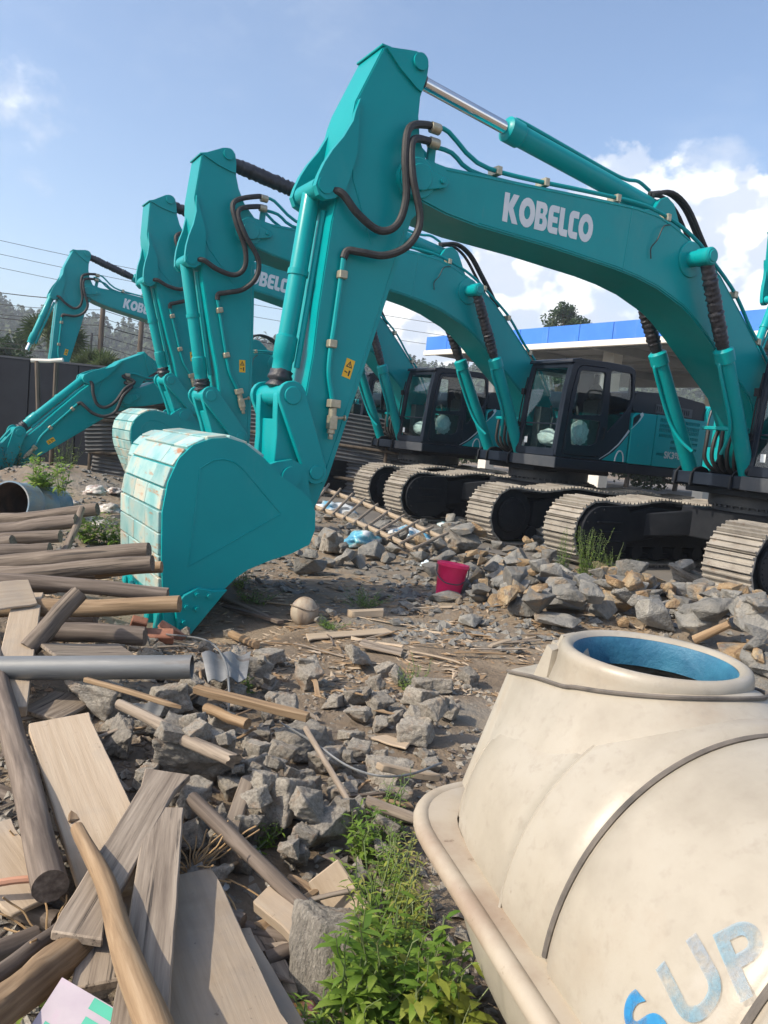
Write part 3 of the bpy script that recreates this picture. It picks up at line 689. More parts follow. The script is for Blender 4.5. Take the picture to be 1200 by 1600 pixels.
    for k in range(5):
        y = -.22 + k * .11
        P = [(1.10 - .05 * (k % 2), y, 2.02), (1.12, y + .01, 1.86), (1.10, y, 1.66), (.98, y * .8, 1.52), (.80, y * .7, 1.50), (.5, y * .7, 1.55)]
        hs.append(MB().tube(smooth_pts(P, 4), .026, 8).mesh('hose', M['rubber'], 0, 1, True))
    res['hoses'] = hs
    res['ferr'] = MB().box(1.04, 1.10, -.34, .34, 2.03, 2.08).mesh('hose_bar', M['teal'], .01, 1)
    # undercarriage
    mb = MB(); mb.cyl((0, 0, 1.06), (0, 0, 1.22), .72, n=40); mb.cyl((0, 0, .98), (0, 0, 1.06), .66, n=40)
    for i in range(40):
        a = 2 * math.pi * i / 40; mb.cyl((.69 * math.cos(a), .69 * math.sin(a), 1.03), (.69 * math.cos(a), .69 * math.sin(a), 1.07), .022, n=6)
    res['ring'] = mb.mesh('swing_ring', M['bumper'], 0, 1, True)
    mb = MB(); mb.box(-.75, .75, -.75, .75, .55, .98)
    for sx in (-1, 1):
        for sy in (-1, 1):
            mb.add([(sx * .3, sy * .6, .58), (sx * .7, sy * .5, .58), (sx * 1.25, sy * 1.12, .45), (sx * .75, sy * 1.12, .45), (sx * .3, sy * .6, .95), (sx * .7, sy * .5, .95), (sx * 1.25, sy * 1.12, .78), (sx * .75, sy * 1.12, .78)],
                   [(0, 1, 2, 3), (4, 7, 6, 5), (0, 4, 5, 1), (1, 5, 6, 2), (2, 6, 7, 3), (3, 7, 4, 0)])
    res['carbody'] = mb.mesh('car_body', M['black'], .02, 1)
    # one side: frame, guards, sprocket, idler, rollers
    def side(sy):
        yi, yo = sy * 1.06, sy * 1.50
        f = MB()
        a, b = min(yi, yo), max(yi, yo)
        f.prism([(1.55, .30), (1.55, .74), (.95, .86), (.35, .82), (-.35, .82), (-.95, .86), (-1.55, .74), (-1.55, .30)], a + .10, b - .06)
        f.prism([(1.50, .36), (1.50, .80), (1.0, .90), (.3, .84), (-.3, .84), (-1.0, .90), (-1.50, .80), (-1.50, .36), (-.6, .50), (.6, .50)], yi - .05 if sy > 0 else yi + .0, yi if sy > 0 else yi + .05)
        fr_ = f.mesh('track_frame', M['black'], .015, 1)
        g = MB()
        for s_ in (-1, 1):
            y = yi - .06 * (1 if s_ < 0 else 0) if False else yi
        # motor guard with three raised bars on the inner face, drum on the outer face
        gi = MB(); y0, y1 = (yi - .10, yi - .02) if sy > 0 else (yi + .02, yi + .10)
        out = [(2.05 + .36 * math.cos(R(t)), .52 + .36 * math.sin(R(t))) for t in range(-85, 100, 15)] + [(1.62, .90), (1.52, .80), (1.52, .30), (1.72, .17)]
        gi.prism(out, y0, y1)
        yy = y0 if sy > 0 else y1
        for z in (.40, .53, .66): gi.box(1.66, 2.16, min(yy, yy - sy * .03), max(yy, yy - sy * .03), z - .012, z + .012)
        for t in range(-70, 91, 32): gi.cyl((2.05 + .31 * math.cos(R(t)), yy, .52 + .31 * math.sin(R(t))), (2.05 + .31 * math.cos(R(t)), yy - sy * .02, .52 + .31 * math.sin(R(t))), .016, n=8)
        gi = gi.mesh('motor_guard', M['black'], .008, 1)
        dr = MB(); ym = sy * 1.30
        dr.cyl((2.05, yi, .52), (2.05, sy * 1.52, .52), .40, n=36); dr.cyl((2.05, sy * 1.52, .52), (2.05, sy * 1.57, .52), .27, n=36)
        for t in range(0, 360, 15): dr.cyl((2.05 + .235 * math.cos(R(t)), sy * 1.57, .52 + .235 * math.sin(R(t))), (2.05 + .235 * math.cos(R(t)), sy * 1.585, .52 + .235 * math.sin(R(t))), .015, n=6)
        dr = dr.mesh('sprocket', M['black'], .012, 1, True)
        idl = MB().cyl((-2.05, sy * 1.14, .50), (-2.05, sy * 1.46, .50), .40, n=32).mesh('idler', M['black'], .02, 1, True)
        ro = []
        for k in range(8):
            x = -1.55 + k * 3.1 / 7; ro.append(MB().cyl((x, sy * 1.12, .22), (x, sy * 1.48, .22), .12, n=16).mesh('roller', M['black'], .01, 1, True))
        ch = MB(); lp = loop_pts(.385, 70)
        n = len(lp)
        for w0, w1 in ((sy * 1.20, sy * 1.26), (sy * 1.34, sy * 1.40)):
            inn = loop_pts(.31, 70)
            vs = [(x, y, z) for y in (w0, w1) for x, z in lp] + [(x, y, z) for y in (w0, w1) for x, z in inn]; fs = []
            for i in range(n):
                k = (i + 1) % n; fs += [(i, k, n + k, n + i), (2 * n + i, 3 * n + i, 3 * n + k, 2 * n + k), (i, 2 * n + i, 2 * n + k, k), (n + i, n + k, 3 * n + k, 3 * n + i)]
            ch.add(vs, fs)
        ch = ch.mesh('track_chain', M['black'])
        return fr_, gi, dr, idl, ro, ch
    res['sides'] = {1: side(1), -1: side(-1)}
    s = MB(); s.box(-.101, .101, -.30, .30, -.012, .012)
    for x, h in ((-.082, .030), (0, .024), (.076, .030)):
        s.prism([(x - .014, .011), (x + .014, .011), (x + .009, .012 + h), (x - .009, .012 + h)], -.298, .298)
    res['shoe'] = s.mesh('track_shoe', M['shoe'])
    b = MB()
    for y in (-.08, .08): b.cyl((.045, y, .012), (.045, y, .028), .016, n=6); b.cyl((-.04, y, .012), (-.04, y, .028), .016, n=6)
    return res

def loop_pts(r, n):
    """closed track path in XZ at distance r round the wheels, sagging between the carrier rollers"""
    cx, cz = 2.05, .505; P = []
    for i in range(n):
        t = i / n; per = 2 * (2 * cx) + 2 * math.pi * r; s = t * per
        if s < 2 * cx: P.append((-cx + s, cz - r))
        elif s < 2 * cx + math.pi * r:
            a = (s - 2 * cx) / r; P.append((cx + r * math.sin(a), cz - r * math.cos(a)))
        elif s < 4 * cx + math.pi * r:
            x = cx - (s - 2 * cx - math.pi * r); q = abs(x) / cx
            P.append((x, cz + r + (.05 * math.exp(-((abs(x) - .75) / .45) ** 2) - .035 * math.exp(-((abs(x) - 1.5) / .35) ** 2)) * 1.0))
        else:
            a = (s - 4 * cx - math.pi * r) / r; P.append((-cx - r * math.sin(a), cz + r * math.cos(a)))
    return P

def excavator(label, x, y, th, db, da, bare_rod=False, detail=True, loose=False, seed=1):
    rg = random.Random(seed)
    root = ob('excavator', None, None, (x, y, 0), (0, 0, R(th + 180)))
    tag(root, label, 'excavator', 'teal crawler excavators parked in a row')
    BP = cached('boom', boom_parts); AP = cached('arm', arm_parts); KP = cached('bucket', bucket_parts); CP = cached('cab', cab_parts); UP = cached('body', body_parts)
    # ---- boom
    boom = ob('boom', BP[0], root, (FOOT.x, 0, FOOT.y), (0, -db, 0))
    [ob(nm, q, boom) for nm, q in BP[1]]; ob('weld_bead', BP[2], boom)
    for p in BP[3]: ob('pipe', p, boom)
    for p in BP[4]: ob('clamp', p, boom)
    ob('lettering', BP[5], boom)
    for p in BP[6]: ob('hose', p, boom)
    ob('sensor_wire', BP[7], boom)
    # ---- arm
    B = lambda p: rot2(p, FOOT, db)
    A = lambda p: B(rot2(p, PIN, da))
    pin = B(PIN)
    arm = ob('arm', AP[0], root, (pin.x, 0, pin.y), (0, -(db + da), 0))
    [ob(nm, q, arm) for nm, q in AP[1]]; ob('pipe', AP[2], arm)
    for p in AP[3]: ob('clamp', p, arm)
    ob('valve', AP[4], arm); d = ob('warning_decal', AP[5][0], arm); ob('decal_symbol', AP[5][1], arm)
    # ---- hoses that cross from boom to arm
    def hose(bp, ap, name='crossing_hose'):
        P = [v3(B(Vector((a, c))), b) for a, b, c in bp] + [v3(A(Vector((a, c))), b) for a, b, c in ap]
        return ob(name, MB().tube(smooth_pts(P, 6), .034, 10).mesh('hose', M['rubber'], 0, 1, True), root)
    hose([(6.08, .27, 4.33), (6.20, .28, 4.33)], [(6.42, .36, 4.22), (6.47, .42, 3.95), (6.42, .42, 3.62), (6.47, .40, 3.38), (6.62, .36, 3.30), (6.83, .33, 3.40), (6.98, .30, 3.54), (7.06, .24, 3.56)])
    hose([(6.08, .24, 4.20), (6.20, .30, 4.19)], [(6.40, .40, 4.10), (6.40, .46, 3.80), (6.28, .46, 3.45), (6.36, .44, 3.22), (6.55, .38, 3.10), (6.76, .33, 3.09), (6.87, .28, 3.09), (6.90, .27, 3.02)])
    for a, c in ((6.10, 4.33), (6.10, 4.20)):
        q = B(Vector((a, c))); mb = MB().cyl((q.x - .05, .27, q.y), (q.x + .05, .27, q.y), .05, n=10); ob('hose_coupling', mb.mesh('coupling', M['zinc'], .004, 1, True), root)
    # ---- arm cylinder
    p0, p1 = v3(B(B_REAR)), v3(A(A_TOP)); L_ = (p1 - p0).length; t1 = 2.28 / L_
    mb = MB(); mb.lathe(p0, p1, [(0.0, .08), (.01, .105), (t1 - .06, .105), (t1 - .055, .122), (t1 - .008, .122), (t1 - .002, .09), (t1, .07)], 24)
    dd = (p1 - p0).normalized(); e = (p1 - p0).cross(Vector((0, 1, 0))).normalized()
    mb.cyl(p0 + Vector((0, -.11, 0)), p0 + Vector((0, .11, 0)), .11, n=20)
    ac = ob('arm_cylinder', mb.mesh('arm_cylinder', M['teal'], 0, 1, True), root)
    up = -e if e.z < 0 else e
    ob('pipe', MB().tube(smooth_pts([p0 + dd * (t1 * L_ - .10) + up * .12, p0 + dd * (t1 * L_ - .25) + up * .14, p0 + dd * .9 + up * .135, p0 + dd * .55 + up * .15, p0 + dd * .35 + up * .2, p0 + dd * .15 + up * .17], 4), .02, 8).mesh('pipe', M['teal'], 0, 1, True), ac)
    rod = MB().cyl(p0 + dd * (t1 * L_), p1, .062, n=20).mesh('rod', M['chrome'], 0, 1, True); ob('rod', rod, ac)
    ob('rod_eye', MB().cyl(p1 - Vector((0, .17, 0)), p1 + Vector((0, .17, 0)), .105, n=20).mesh('rod_eye', M['teal'], .01, 1, True), ac)
    def sleeve(a, b, r, n=46, amp=.13):
        prof = []
        for i in range(n):
            t = i / (n - 1); k = math.sin(min(t, 1 - t) * 6) if min(t, 1 - t) < .26 else 1
            prof.append((t, r * (.80 + .2 * k) * (1 + amp * math.sin(i * 2.1 + rg.uniform(-.7, .7)) * rg.uniform(.3, 1))))
        return MB().lathe(a, b, prof, 14, True, .09, rg).mesh('sleeve', M['sleeve'], 0, 1, True, 60)
    if bare_rod: ob('wrap', sleeve(p1 - dd * .22, p1 - dd * .08, .085, 8), ac)
    else: ob('sleeve', sleeve(p0 + dd * (t1 * L_ - .05), p1 - dd * .09, .098, 60, .09), ac)
    # ---- boom cylinders
    for sy in (1, -1):
        a, b = Vector((CFOOT.x, sy * .42, CFOOT.y)), v3(B(BOSS), sy * .52); dv = (b - a).normalized(); LL = (b - a).length; bl = 1.80
        mb = MB().lathe(a, a + dv * bl, [(0, .085), (.03, .098), (.90, .098), (.905, .115), (.985, .115), (1, .08)], 24)
        mb.cyl(a - Vector((0, .10, 0)), a + Vector((0, .10, 0)), .105, n=20)
        bc = ob('boom_cylinder', mb.mesh('boom_cylinder', M['teal'], 0, 1, True), root)
        ob('rod', MB().cyl(a + dv * bl, b, .058, n=16).mesh('rod', M['chrome'], 0, 1, True), bc)
        ob('rod_eye', MB().cyl(b - Vector((0, .09, 0)), b + Vector((0, .09, 0)), .10, n=20).mesh('rod_eye', M['teal'], .01, 1, True), bc)
        ob('sleeve', sleeve(a + dv * (bl - .03), b - dv * .05, .082, 52, .12), bc)
        f = Vector((dv.z, 0, -dv.x))
        ob('pipe', MB().tube(smooth_pts([a + dv * 1.66 + f * .09, a + dv * 1.55 + f * .125, a + dv * .9 + f * .125, a + dv * .62 + f * .14 - Vector((0, sy * .10, 0)), a + dv * .45 + f * .12 - Vector((0, sy * .22, 0))], 4), .022, 8).mesh('pipe', M['teal'], 0, 1, True), bc)
    # ---- bucket linkage and cylinder
    q0, q1, ql, qe, qt = v3(A(A_BCYL)), v3(A(JOINT)), v3(A(A_LINK)), v3(A(EAR)), v3(A(TIP))
    if loose: q1 = q0 + Vector((.55, 0, -1.55))
    dv = (q1 - q0).normalized(); LL = (q1 - q0).length; bl = min(1.58, LL - .2)
    mb = MB().lathe(q0, q0 + dv * bl, [(0, .07), (.02, .082), (.80, .082), (.81, .098), (.93, .098), (.94, .088), (1, .088)], 24)
    mb.cyl(q0 - Vector((0, .19, 0)), q0 + Vector((0, .19, 0)), .085, n=20)
    kc = ob('bucket_cylinder', mb.mesh('bucket_cylinder', M['teal'], 0, 1, True), root)
    sd = Vector((-dv.z, 0, dv.x)); sd = sd if sd.x < 0 else -sd
    ob('pipe', MB().tube([q0 + dv * .14 + sd * .115 + Vector((0, .06, 0)), q0 + dv * (bl - .05) + sd * .115 + Vector((0, .06, 0))], .028, 8).mesh('pipe', M['teal'], 0, 1, True), kc)
    for k in (.45, .82):
        c0 = q0 + dv * (bl * k); ob('clamp', MB().lathe(c0 - dv * .025, c0 + dv * .025, [(0, .093), (1, .093)], 20).mesh('clamp', M['teal'], 0, 1, True), kc)
    ob('rod', MB().cyl(q0 + dv * bl, q1, .055, n=16).mesh('rod', M['chrome'], 0, 1, True), kc)
    if not loose:
        ob('wrap', sleeve(q0 + dv * (bl - .02), q1 - dv * .06, .105, 9, .18), kc)
        # the idler links and the H link
        def strap(a, b, ra, rb, ys, name):
            dv = (b - a).normalized(); n = Vector((-dv.z, 0, dv.x)); poly = []
            th0 = math.atan2(n.z, n.x)
            for i in range(9): t = th0 + math.pi * i / 8; poly.append((a.x + ra * math.cos(t), a.z + ra * math.sin(t)))
            for i in range(9): t = th0 + math.pi + math.pi * i / 8; poly.append((b.x + rb * math.cos(t), b.z + rb * math.sin(t)))
            mb = MB()
            mb.prism(poly, ys - .03, ys + .03)
            for p, r in ((a, ra), (b, rb)): mb.cyl((p.x, ys - .035, p.z), (p.x, ys + .045 * (1 if ys > 0 else -1), p.z), r * .62, n=20)
            return ob(name, mb.mesh(name, M['teal'], .006, 1, True), root)
        strap(q1, ql, .125, .105, .315, 'idler_link'); strap(q1, ql, .125, .105, -.315, 'idler_link')
        dv = (qe - q1).normalized(); n = Vector((-dv.z, 0, dv.x))
        mb = MB()
        for sy in (-1, 1):
            P = []
            for tt, w in ((0, .10), (.25, .10), (.5, .095), (.85, .11), (1.0, .12)): P.append(q1.lerp(qe, tt) + n * w)
            for tt, w in ((1.05, .06), (1.05, -.06), (1.0, -.12), (.85, -.11), (.5, -.095), (.25, -.10), (0, -.10), (-.1, -.05), (-.1, .05)): P.append(q1.lerp(qe, tt) + n * w)
            mb.prism([(p.x, p.z) for p in P], sy * .20 - .05, sy * .20 + .05)
        c0, c1 = q1.lerp(qe, .30), q1.lerp(qe, .88)
        mb.prism([(p.x, p.z) for p in (c0 + n * .07, c1 + n * .07, c1 - n * .07, c0 - n * .07)], -.15, .15)
        mb.cyl((qe.x, -.28, qe.z), (qe.x, .28, qe.z), .10, n=20); mb.cyl((q1.x, -.30, q1.z), (q1.x, .30, q1.z), .09, n=20)
        ob('bucket_link', mb.mesh('bucket_link', M['teal'], .006, 1, True), root)
        bk = ob('bucket', KP[0], root, qt, (0, -(db + da), 0))
        for p in KP[1]: ob('wear_plate', p, bk)
        for p in KP[2]: ob('tooth', p, bk)
        for p in KP[3]: ob('side_cutter', p, bk)
        for p in KP[4]: ob('bolt', p, bk)
    # ---- cab
    cab = ob('cab', CP['cab'], root)
    ob('door', CP['door'], cab); ob('door_handle', CP['handle'], cab)
    for p in CP['panes']: ob('window_pane', p, cab)
    for p in CP['wind']: ob('windscreen', p, cab)
    for k, nm in (('sticker', 'sticker'), ('seat', 'seat'), ('console', 'console'), ('rail', 'handrail'), ('stripe', 'pale_stripe'), ('tealtri', 'teal_panel'), ('emblem', 'emblem')): ob(nm, CP[k], cab)
    for p in CP['film']: ob('plastic_wrap', p, cab)
    # ---- house
    fr_ = ob('upper_frame', UP['frame'], root); ob('bumper', UP['bumper'], fr_); ob('boom_bracket', UP['bracket'], fr_)
    for p in UP['hoses']: ob('hose', p, fr_)
    ob('hose_bar', UP['ferr'], fr_)
    ob('side_cover', UP['cover1'], root); c2 = ob('side_cover', UP['cover2'], root); ob('lettering', UP['model'], c2); ob('lettering_tail', UP['model2'], c2)
    ob('pale_stripe', UP['stripe'], c2); ob('dark_panel', UP['dark'], c2); ob('engine_bay', UP['inner'], root)
    hd = ob('engine_hood', UP['hood'], root); ob('grille', UP['grille'], hd); ob('vent', UP['vents'], hd)
    ob('counterweight', UP['cw'], root); ft = ob('fuel_tank', UP['tank'], root); ob('handrail', UP['rail'], ft)
    ob('swing_ring', UP['ring'], root); ob('car_body', UP['carbody'], root)
    pitch_n = 52
    lp = loop_pts(.435, pitch_n)
    for sy in (1, -1):
        f, gi, dr, idl, ro, ch = UP['sides'][sy]
        tr = ob('track_frame', f, root); ob('motor_guard', gi, tr); ob('sprocket', dr, tr); ob('idler', idl, tr)
        if detail:
            for p in ro: ob('roller', p, tr)
        belt = ob('track', ch, root)
        if detail:
            for i in range(pitch_n):
                a, b = Vector(lp[i - 1]), Vector(lp[(i + 1) % pitch_n]); t = b - a; p = lp[i]
                # the path runs so that the outside of the loop lies to its right-hand side
                ang = math.atan2(t.y, t.x)
                ob('track_shoe', UP['shoe'], belt, (p[0], sy * 1.30, p[1]), (math.pi, -ang, 0))
        else:
            mb = MB(); lo, li = loop_pts(.46, 70), loop_pts(.42, 70); n = 70
            vs = [(x, yy, z) for yy in (sy * 1.3 - .3, sy * 1.3 + .3) for x, z in lo] + [(x, yy, z) for yy in (sy * 1.3 - .3, sy * 1.3 + .3) for x, z in li]; fs = []
            for i in range(n):
                k = (i + 1) % n; fs += [(i, k, n + k, n + i), (2 * n + i, 3 * n + i, 3 * n + k, 2 * n + k), (i, 2 * n + i, 2 * n + k, k), (n + i, n + k, 3 * n + k, 3 * n + i)]
            ob('track_belt', cached('belt%d' % sy, lambda: mb.add(vs, fs).mesh('track_belt', M['shoe'])), belt)
    return root

excavator('teal excavator with a bare chrome arm rod, its bucket side toward the water tank', 5.209, 10.691, 31.0, 0, 0, True, seed=1)
excavator('teal excavator second in the row, its arm just behind the chrome-rod machine', 2.93, 14.273, 30.87, .046, -.352, seed=2)
excavator('teal excavator third in the row, pale worn bucket curled above the second bucket', .896, 18.041, 32.63, .106, -.484, seed=3)
excavator('teal excavator with boom lowered and arm stretched out low before the dark fence', -.676, 21.169, 36.27, -.333, 1.035, seed=4)
excavator('teal excavator behind the dark fence, arm without a bucket, loose hanging cylinder', -4.009, 25.325, 33.1, .153, -.16, detail=False, loose=True, seed=5)
excavator('teal excavator with a raised boom behind the chrome-rod machine, arm head against the clouds', 12.65, 19.6, 31.0, .36, -.85, detail=False, loose=True, seed=6)
# ------------------------------------------------------------------ the setting
M['dirt'] = material('littered_soil', [(.135, .10, .068), (.22, .17, .118), (.30, .245, .175)], rough=.9, scale=1.4, detail=10, ramp=(.3, .72), bump=.8, bscale=14, bdist=.05,
                     streak=[((.20, .185, .16), .55, .50, .64, (1, 1, 1)), ((.06, .048, .036), 4, .6, .75, (1, 1, 1))])
M['forest'] = material('wooded_hill', [(.022, .038, .018), (.045, .065, .028)], rough=.9, scale=.05)
M['hilltree'] = material('hill_tree_leaves', [(.014, .032, .014), (.034, .058, .024), (.06, .082, .036)], rough=.85, scale=.25, ramp=(.3, .7))
def leafmat(name, cols, rand=.15):
    m = material(name, cols, rough=.5, scale=5, rand=rand, spec=.35)
    nt = m.node_tree; b = nt.nodes['Principled BSDF']; o = nt.nodes['Material Output']
    tr = nt.nodes.new('ShaderNodeBsdfTranslucent'); mx = nt.nodes.new('ShaderNodeMixShader'); mx.inputs[0].default_value = .35
    src = b.inputs['Base Color'].links[0].from_socket; nt.links.new(src, tr.inputs[0])
    nt.links.new(b.outputs[0], mx.inputs[1]); nt.links.new(tr.outputs[0], mx.inputs[2]); nt.links.new(mx.outputs[0], o.inputs[0]); return m
M['leaf'] = leafmat('weed_leaf', [(.09, .18, .022), (.17, .28, .04), (.30, .39, .08)])
M['leafyellow'] = leafmat('yellowing_weed_leaf', [(.16, .20, .03), (.30, .34, .06), (.38, .34, .12)])
M['leafdark'] = leafmat('tree_leaf', [(.018, .040, .012), (.036, .070, .020)])
M['leafpalm'] = leafmat('palm_leaf', [(.04, .075, .025), (.10, .13, .05)])
M['stem'] = material('green_stem', [(.10, .16, .05), (.16, .18, .08)], rough=.6)
M['bark'] = material('bark', [(.07, .055, .042), (.14, .11, .085)], rough=.9, scale=8, stretch=(1, 1, .2), bump=.5)

def ground():
    # fine near the camera, coarse far away
    xs = [-900, -400, -150, -60, -30, -16] + [-10 + i * .25 for i in range(81)] + [16, 30, 60, 150, 400, 900]
    ys = [-60, -20, -6, -2, 0] + [.6 + i * .16 for i in range(66)] + [11.4 + i * .5 for i in range(12)] + [20, 26, 36, 60, 120, 300, 700, 1500]
    vs = [(x, y, gz(x, y) if abs(x) < 14 else 0) for y in ys for x in xs]; n = len(xs); fs = []
    for j in range(len(ys) - 1):
        for i in range(n - 1): fs.append((j * n + i, j * n + i + 1, (j + 1) * n + i + 1, (j + 1) * n + i))
    kind(ob('ground', MB().add(vs, fs).mesh('ground', M['dirt'], 0, 1, True, 80)), 'structure')
    M['yard'] = material('dusty_concrete_yard', [(.115, .105, .095), (.185, .17, .15)], rough=.85, scale=.6, detail=9, bump=.2, bscale=20)
    pts = [(1.6, 11.0), (3.2, 9.6), (5.0, 8.8), (9, 7.5), (30, 7), (40, 60), (-4, 60), (-4.5, 30), (-3, 20), (-1.2, 14.2), (.3, 12.2)]
    o = ob('yard_slab', MB().add([(x, y, .022) for x, y in pts], [tuple(range(len(pts)))]).mesh('yard_slab', M['yard'])); kind(o, 'structure')
ground()

def hills():
    # a wooded ridge round the north side; trees stand on it as one far-off wood
    rg = random.Random(21); vs, fs = [], []; NA, NR = 90, 8
    def ridge(az): return 30 + 8 * noise.noise(Vector((az * 6, 0, 1))) + 3.0 * noise.noise(Vector((az * 22, 3, 1)))
    def hz(az, t): return ridge(az) * sm(0, 1, t)
    for i in range(NA + 1):
        az = R(-75 + 150 * i / NA)
        for j in range(NR + 1):
            t = j / NR; d = 190 + 120 * t; vs.append((d * math.sin(az), d * math.cos(az), hz(az, t) - .5))
    for i in range(NA):
        for j in range(NR): k = i * (NR + 1) + j; fs.append((k, k + NR + 1, k + NR + 2, k + 1))
    kind(ob('hill', MB().add(vs, fs).mesh('hill', M['forest'], 0, 1, True, 80)), 'structure')
    bm = MB()
    for k in range(4600):
        az = R(rg.uniform(-36, 40)); t = rg.random() ** .8 * 1.02; d = 190 + 120 * t
        tall = rg.random() < .35; h = rg.uniform(2.4, 4.6) * (1.5 if tall else 1); w = h * (.24 if tall else .42)
        c = Vector((d * math.sin(az), d * math.cos(az), hz(az, min(t, 1)) + h * .35))
        for q in range(30):
            e = rg.uniform(-.9, 1); f = rg.uniform(0, 6.28); rr = w * math.sqrt(max(.02, 1 - e * e)) * (1 - .45 * max(e, 0) if tall else 1) * rg.uniform(.55, 1.05)
            p = c + Vector((rr * math.cos(f), rr * math.sin(f), e * h * .55)); z = h * rg.uniform(.07, .15)
            n = Vector((math.cos(f), math.sin(f), e + rg.uniform(-.2, .9))).normalized(); u = n.orthogonal().normalized(); u.rotate(Matrix.Rotation(rg.uniform(0, 6.28), 3, n)); v = n.cross(u)
            bm.add([p - u * z, p + v * z * .8, p + u * z, p - v * z * .8], [(0, 1, 2, 3)])
    o = ob('hill_woods', bm.mesh('hill_woods', M['hilltree'])); kind(o, 'stuff', 'hazy far-off wood covering the hill ridge', 'woods')
hills()

def leaf_cloud(mb, clumps, per, size, rg, droop=.3):
    for (c, r) in clumps:
        c = Vector(c); r = Vector(r)
        for _ in range(per):
            d = Vector((rg.gauss(0, 1), rg.gauss(0, 1), rg.gauss(0, 1))).normalized() * (rg.random() ** .4)
            p = c + Vector((d.x * r.x, d.y * r.y, d.z * r.z)); s = size * rg.uniform(.6, 1.4)
            n = (d + Vector((rg.uniform(-.8, .8), rg.uniform(-.8, .8), rg.uniform(-.2, 1.0)))).normalized(); a = n.orthogonal().normalized(); a.rotate(Matrix.Rotation(rg.uniform(0, 6.28), 3, n)); b = n.cross(a)
            mb.add([p - a * s, p + b * s * .45, p + a * s, p - b * s * .45], [(0, 1, 2, 3)])
    return mb
def tree(label, base, h, crown_r, nclump, per, leaf, seed, trunk_r=.25, crown_from=.45, group=None, mat='leafdark', name='broadleaf_tree'):
    rg = random.Random(seed); root = ob(name, None, None, base); tag(root, label, 'tree', group)
    tk = MB(); tk.tube([(0, 0, -.2), (.1, 0, h * .35), (-.05, .1, h * .7), (0, 0, h * .9)], trunk_r, 8, [1, .8, .5, .2])
    clumps = []
    for k in range(nclump):
        a = rg.uniform(0, 6.28); q = rg.random() ** .5; zz = rg.uniform(crown_from, 1.0); prof = math.sin(math.pi * min(1, max(.05, (zz - crown_from) / (1 - crown_from) * .8 + .15))) ** .6
        p = Vector((math.cos(a) * crown_r * q * prof, math.sin(a) * crown_r * q * prof, h * zz)); rr = crown_r * rg.uniform(.16, .34)
        clumps.append((p, (rr, rr, rr * .8)))
        tk.tube([(0, 0, h * rg.uniform(.3, .6)), p * .6 + Vector((0, 0, h * .2)), p], trunk_r * .25, 5, [1, .6, .2])
    ob('trunk', tk.mesh('trunk', M['bark'], 0, 1, True), root)
    ob('crown', leaf_cloud(MB(), clumps, per, leaf, rg).mesh('crown', M[mat]), root)
    return root
tree('dark round-crowned tree rising behind the blue canopy', (14.3, 70, 0), 14.4, 3.1, 46, 120, .17, 5, .35, .55)
tree('small leafy tree-top peeping over the canopy beside the boom', (5.6, 66, 0), 11.6, 1.1, 10, 60, .16, 6, .2, .7)
for i, (x, y, h, r) in enumerate(((-17.5, 38, 4.1, 2.6), (-19.5, 36, 4.3, 2.2), (-10.2, 33, 3.2, 1.8), (-8.5, 40, 4.4, 2.4), (-21.5, 44, 5.2, 2.8), (-12.6, 46, 4.6, 2.6))):
    tree('grey-green bushy tree in the row beyond the dark fence', (x, y, 0), h, r, 26, 110, .13, 40 + i, .12, .15, 'bushy trees beyond the dark fence')
for i, (x, y, h, r) in enumerate(((13.5, 44, 7.0, 3.5), (17, 46, 7.5, 3.8), (10.5, 50, 6.6, 3.2), (20.5, 42, 7.0, 3.6), (7, 54, 6.0, 3.0))):
    tree('green bushy tree seen through the open space under the canopy', (x, y, 0), h * .62, r, 30, 110, .17, 60 + i, .16, .12, 'bushy trees beyond the canopy')
def palm(label, base, h, L_, n, seed):
    rg = random.Random(seed); root = ob('fan_palm', None, None, base); tag(root, label, 'palm')
    ob('trunk', MB().tube([(0, 0, -.2), (.05, 0, h * .5), (0, 0, h)], .16, 8).mesh('trunk', M['bark'], 0, 1, True), root)
    for k in range(n):
        a = rg.uniform(0, 6.28); e = rg.uniform(-.3, 1.35); d = Vector((math.cos(a) * math.cos(e), math.sin(a) * math.cos(e), math.sin(e)))
        c = Vector((0, 0, h)) + d * L_ * .5; mb = MB(); mb.tube([(0, 0, h), c], .018, 4)
        s = d.orthogonal().normalized(); s.rotate(Matrix.Rotation(rg.uniform(0, 6.28), 3, d)); nn = d.cross(s)
        for j in range(13):
            t = (j / 12 - .5) * 2.6; q = (d * math.cos(t) + s * math.sin(t)); tip = c + q * L_ * .55 - Vector((0, 0, .12 * L_ * rg.random())); w = nn * .0 + q.cross(nn).normalized() * .04
            mb.add([c, c + q * L_ * .25 + w, tip, c + q * L_ * .25 - w], [(0, 1, 2, 3)])
        ob('frond', mb.mesh('frond', M['leafpalm']), root)
palm('tall fan palm standing behind the dark fence', (-15.0, 34, 0), 4.2, 1.6, 46, 1)
palm('low fan palm between the fence and the utility poles', (-12.1, 31.5, 0), 2.7, 1.4, 40, 2)

